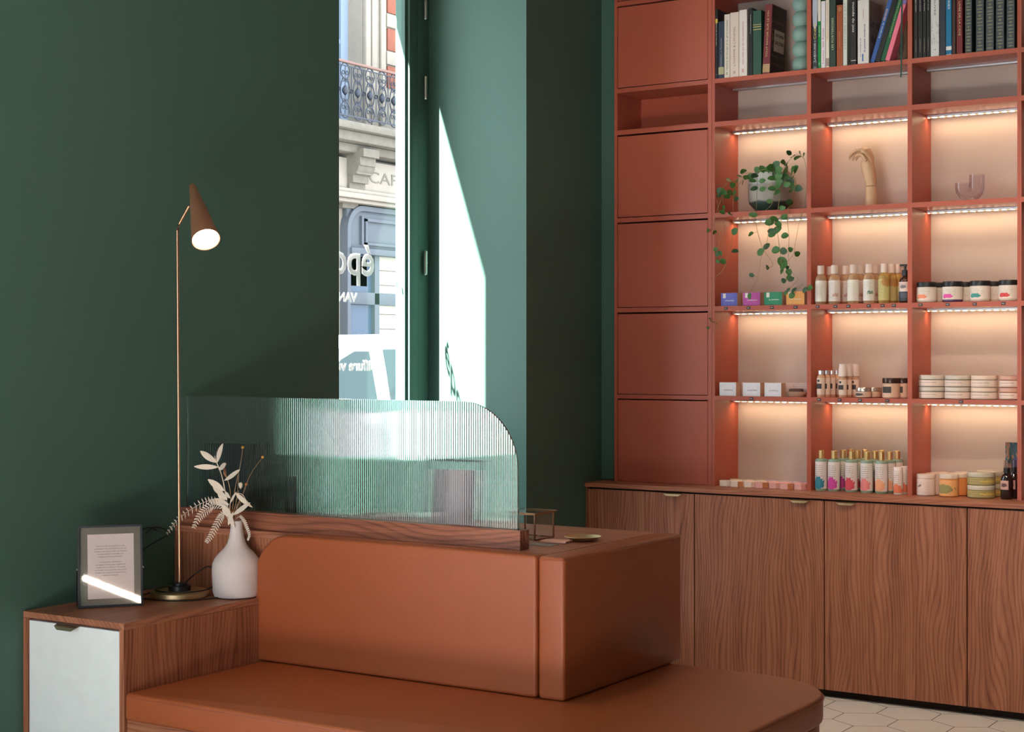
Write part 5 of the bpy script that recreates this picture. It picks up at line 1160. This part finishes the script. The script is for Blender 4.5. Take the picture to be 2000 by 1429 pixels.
# third bottom bay
WJ = mat('white_jar', (232, 206, 192), .35); OJ = mat('honey_jar', (226, 148, 84), .3); GT = mat('olive_tub', (176, 156, 104), .3); PL = mat('pearl_lid', (226, 206, 188), .3)
y = YS+.030; g_ = 'jars and tubs on the countertop'
jar('white_jar', 1808.5, y+.012, ZC_, .0405, .094, .017, WJ, WJ, label_mat('wj_label', (230, 206, 194), (120, 100, 96), .3, .55, .07, (190, 150, 140), 9, .1, .9), 'front white jar with a small dark figure, left end of the countertop bay', 'jar', g_, (.06, .78))
jar('white_jar', 1826, y+.085, ZC_, .0405, .094, .017, WJ, WJ, None, 'white jar directly behind the front white jar', 'jar', g_)
jar('white_jar', 1835, y+.150, ZC_, .0405, .094, .017, WJ, WJ, None, 'rearmost white jar in the countertop bay', 'jar', g_)
jar('honey_jar', 1853.5, y+.012, ZC_, .0405, .098, .019, OJ, PL, label_mat('honey_label', (236, 170, 110), (150, 140, 84), .32, .42, .30, (110, 100, 60), 9, .1, .6), 'front honey-coloured jar with an olive label', 'jar', g_, (.06, .74))
jar('honey_jar', 1872, y+.095, ZC_, .0405, .098, .019, OJ, PL, None, 'honey-coloured jar behind the front honey jar', 'jar', g_)
jar('honey_jar', 1884, y+.160, ZC_, .0405, .098, .019, OJ, PL, None, 'rearmost honey-coloured jar beside the tubs', 'jar', g_)
OT = label_mat('olive_label', (176, 158, 100), (214, 184, 90), .85, .5, .14, (110, 96, 50), 3, .1, .9)
for (u, dy, who) in ((1916.5, .034, 'front'), (1935, .155, 'rear')):
    for lv_ in range(2): jar('hair_tub', u, y+dy, ZC_+lv_*.0555, .0585, .055, .020, GT, mat('silver_green_lid', (200, 190, 168), .2), OT, '%s olive hair tub, %s of the stacked pair' % (who, 'lower' if lv_ == 0 else 'upper'), 'tub', g_, (.08, .6))
for u, dy, lab in ((1966.5, .012, 'front small dark spray bottle with pink oval label'), (1980, .055, 'rear small dark spray bottle at the right divider')):
    yy = y+dy; x = Xat(u, yy); r = .0262 if u < 1970 else .0235; h = .168
    if x+r > X5-.011: x = X5-.011-r
    t = thing('spray_bottle', lab, 'bottle', (x, yy, ZC_), 'small dark spray bottles'); b = nb()
    lathe(b, [(0, 0), (r-.002, 0), (r, .003), (r, h*.50), (r*.8, h*.60), (r*.45, h*.66), (r*.45, h*.70), (0, h*.70)], (x, yy, ZC_), 24); obj('body', b, mat('near_black_glass', (34, 20, 22), .1, spec=.8), t)
    b = nb(); lathe(b, [(0, h*.68), (r*.52, h*.68), (r*.52, h*.80), (r*.3, h*.82), (0, h*.82)], (x, yy, ZC_), 18); obj('nozzle', b, BLACK, t)
    b = nb(); lathe(b, [(r*.50, h*.80), (r*.50, h*.99), (0, h)], (x, yy, ZC_), 18); obj('clear_cap', b, clear('cap_clear', (.8, .74, .72), ior=1.5), t)
    b = nb(); halflabel(b, x, yy, ZC_+h*.25, ZC_+h*.48, r+.0005, -150, -60); obj('label', b, label_mat('spray_label', (206, 160, 146), (90, 60, 60), .5, .5, .2), t)
# pouch
b = nb(); px0, px1 = Xat(1961, YS+.165), X5-.011; zt = onY(1975, 864, YS+.165).z
n = 10
def pz(i, j, s):
    x = px0+(px1-px0)*i/n; z_ = ZC_+(zt-ZC_)*j/n; bul = .022*math.sin(PI*i/n)**.6*(1-j/n)**.7+.0008; return Vector((x, YS+.185+s*bul, z_))
for s in (-1, 1):
    G_ = [[b.verts.new(pz(i, j, s)) for j in range(n+1)] for i in range(n+1)]
    for i in range(n):
        for j in range(n): b.faces.new([G_[i][j], G_[i+1][j], G_[i+1][j+1], G_[i][j+1]])
bmesh.ops.remove_doubles(b, verts=b.verts[:], dist=.0002)
PM = bpy.data.materials.new('swirled_print'); PM.use_nodes = True; N = PM.node_tree.nodes; L = PM.node_tree.links; pb = N['Principled BSDF']; pb.inputs['Roughness'].default_value = .25
tcn = N.new('ShaderNodeTexCoord'); wv = N.new('ShaderNodeTexNoise'); wv.inputs['Scale'].default_value = 3.2; wv.inputs['Distortion'].default_value = 1.2; L.new(tcn.outputs['Generated'], wv.inputs['Vector']); cr = N.new('ShaderNodeValToRGB'); L.new(wv.outputs['Fac'], cr.inputs[0])
e = cr.color_ramp.elements; e[0].position = .36; e[0].color = lin((40, 46, 60)); e[1].position = .66; e[1].color = lin((60, 120, 120)); k = e.new(.47); k.color = lin((40, 70, 60)); k = e.new(.54); k.color = lin((160, 100, 74))
L.new(cr.outputs[0], pb.inputs['Base Color'])
pp = thing('foil_pouch', 'dark foil pouch with swirled teal print behind the spray bottles', 'pouch', ((px0+px1)/2, YS+.185, ZC_)); obj('pouch', b, PM, pp)
b = nb(); xm = (px0+px1)/2+.008; lathe(b, [(0, 0), (.026, 0), (.026, .0008), (0, .0008)], n=28, M=Matrix.Translation((xm, YS+.170, ZC_+(zt-ZC_)*.62)) @ Matrix.Rotation(PI/2, 4, 'X')); obj('oval_label', b, mat('violet_label', (66, 62, 110), .4), pp)

# unseen glowing tube added so the glazed notice mirrors a slanting strip
b = nb(); tube(b, [(3.33, -1.46, 1.765), (3.33, -.15, 1.185)], .026, 16)
tag(obj('added_glow_tube', b, mat('tube_glow', (255, 244, 230), .5, emis=(1, .90, .78), estr=26)), 'added glowing tube on the right wall, mirrored in the glazed notice', 'lamp')
# ================================================================ fit the lettering
bpy.context.view_layer.update()
dg = bpy.context.evaluated_depsgraph_get(); done = []
for o, Ln, Hh in TEXTS:
    me = bpy.data.meshes.new_from_object(o.evaluated_get(dg)); d = o.dimensions.x
    done.append((o, me, Ln/d if (d > 1e-6 and Ln) else 1))
for o, me, k in done:
    nm = o.name.split('.')[0]; n_ = bpy.data.objects.new(nm, me); C.objects.link(n_)
    n_.parent = o.parent; n_.matrix_basis = o.matrix_basis.copy(); n_.scale = (k, 1, 1)
    me.materials.clear(); me.materials.append(o.data.materials[0]); bpy.data.objects.remove(o)
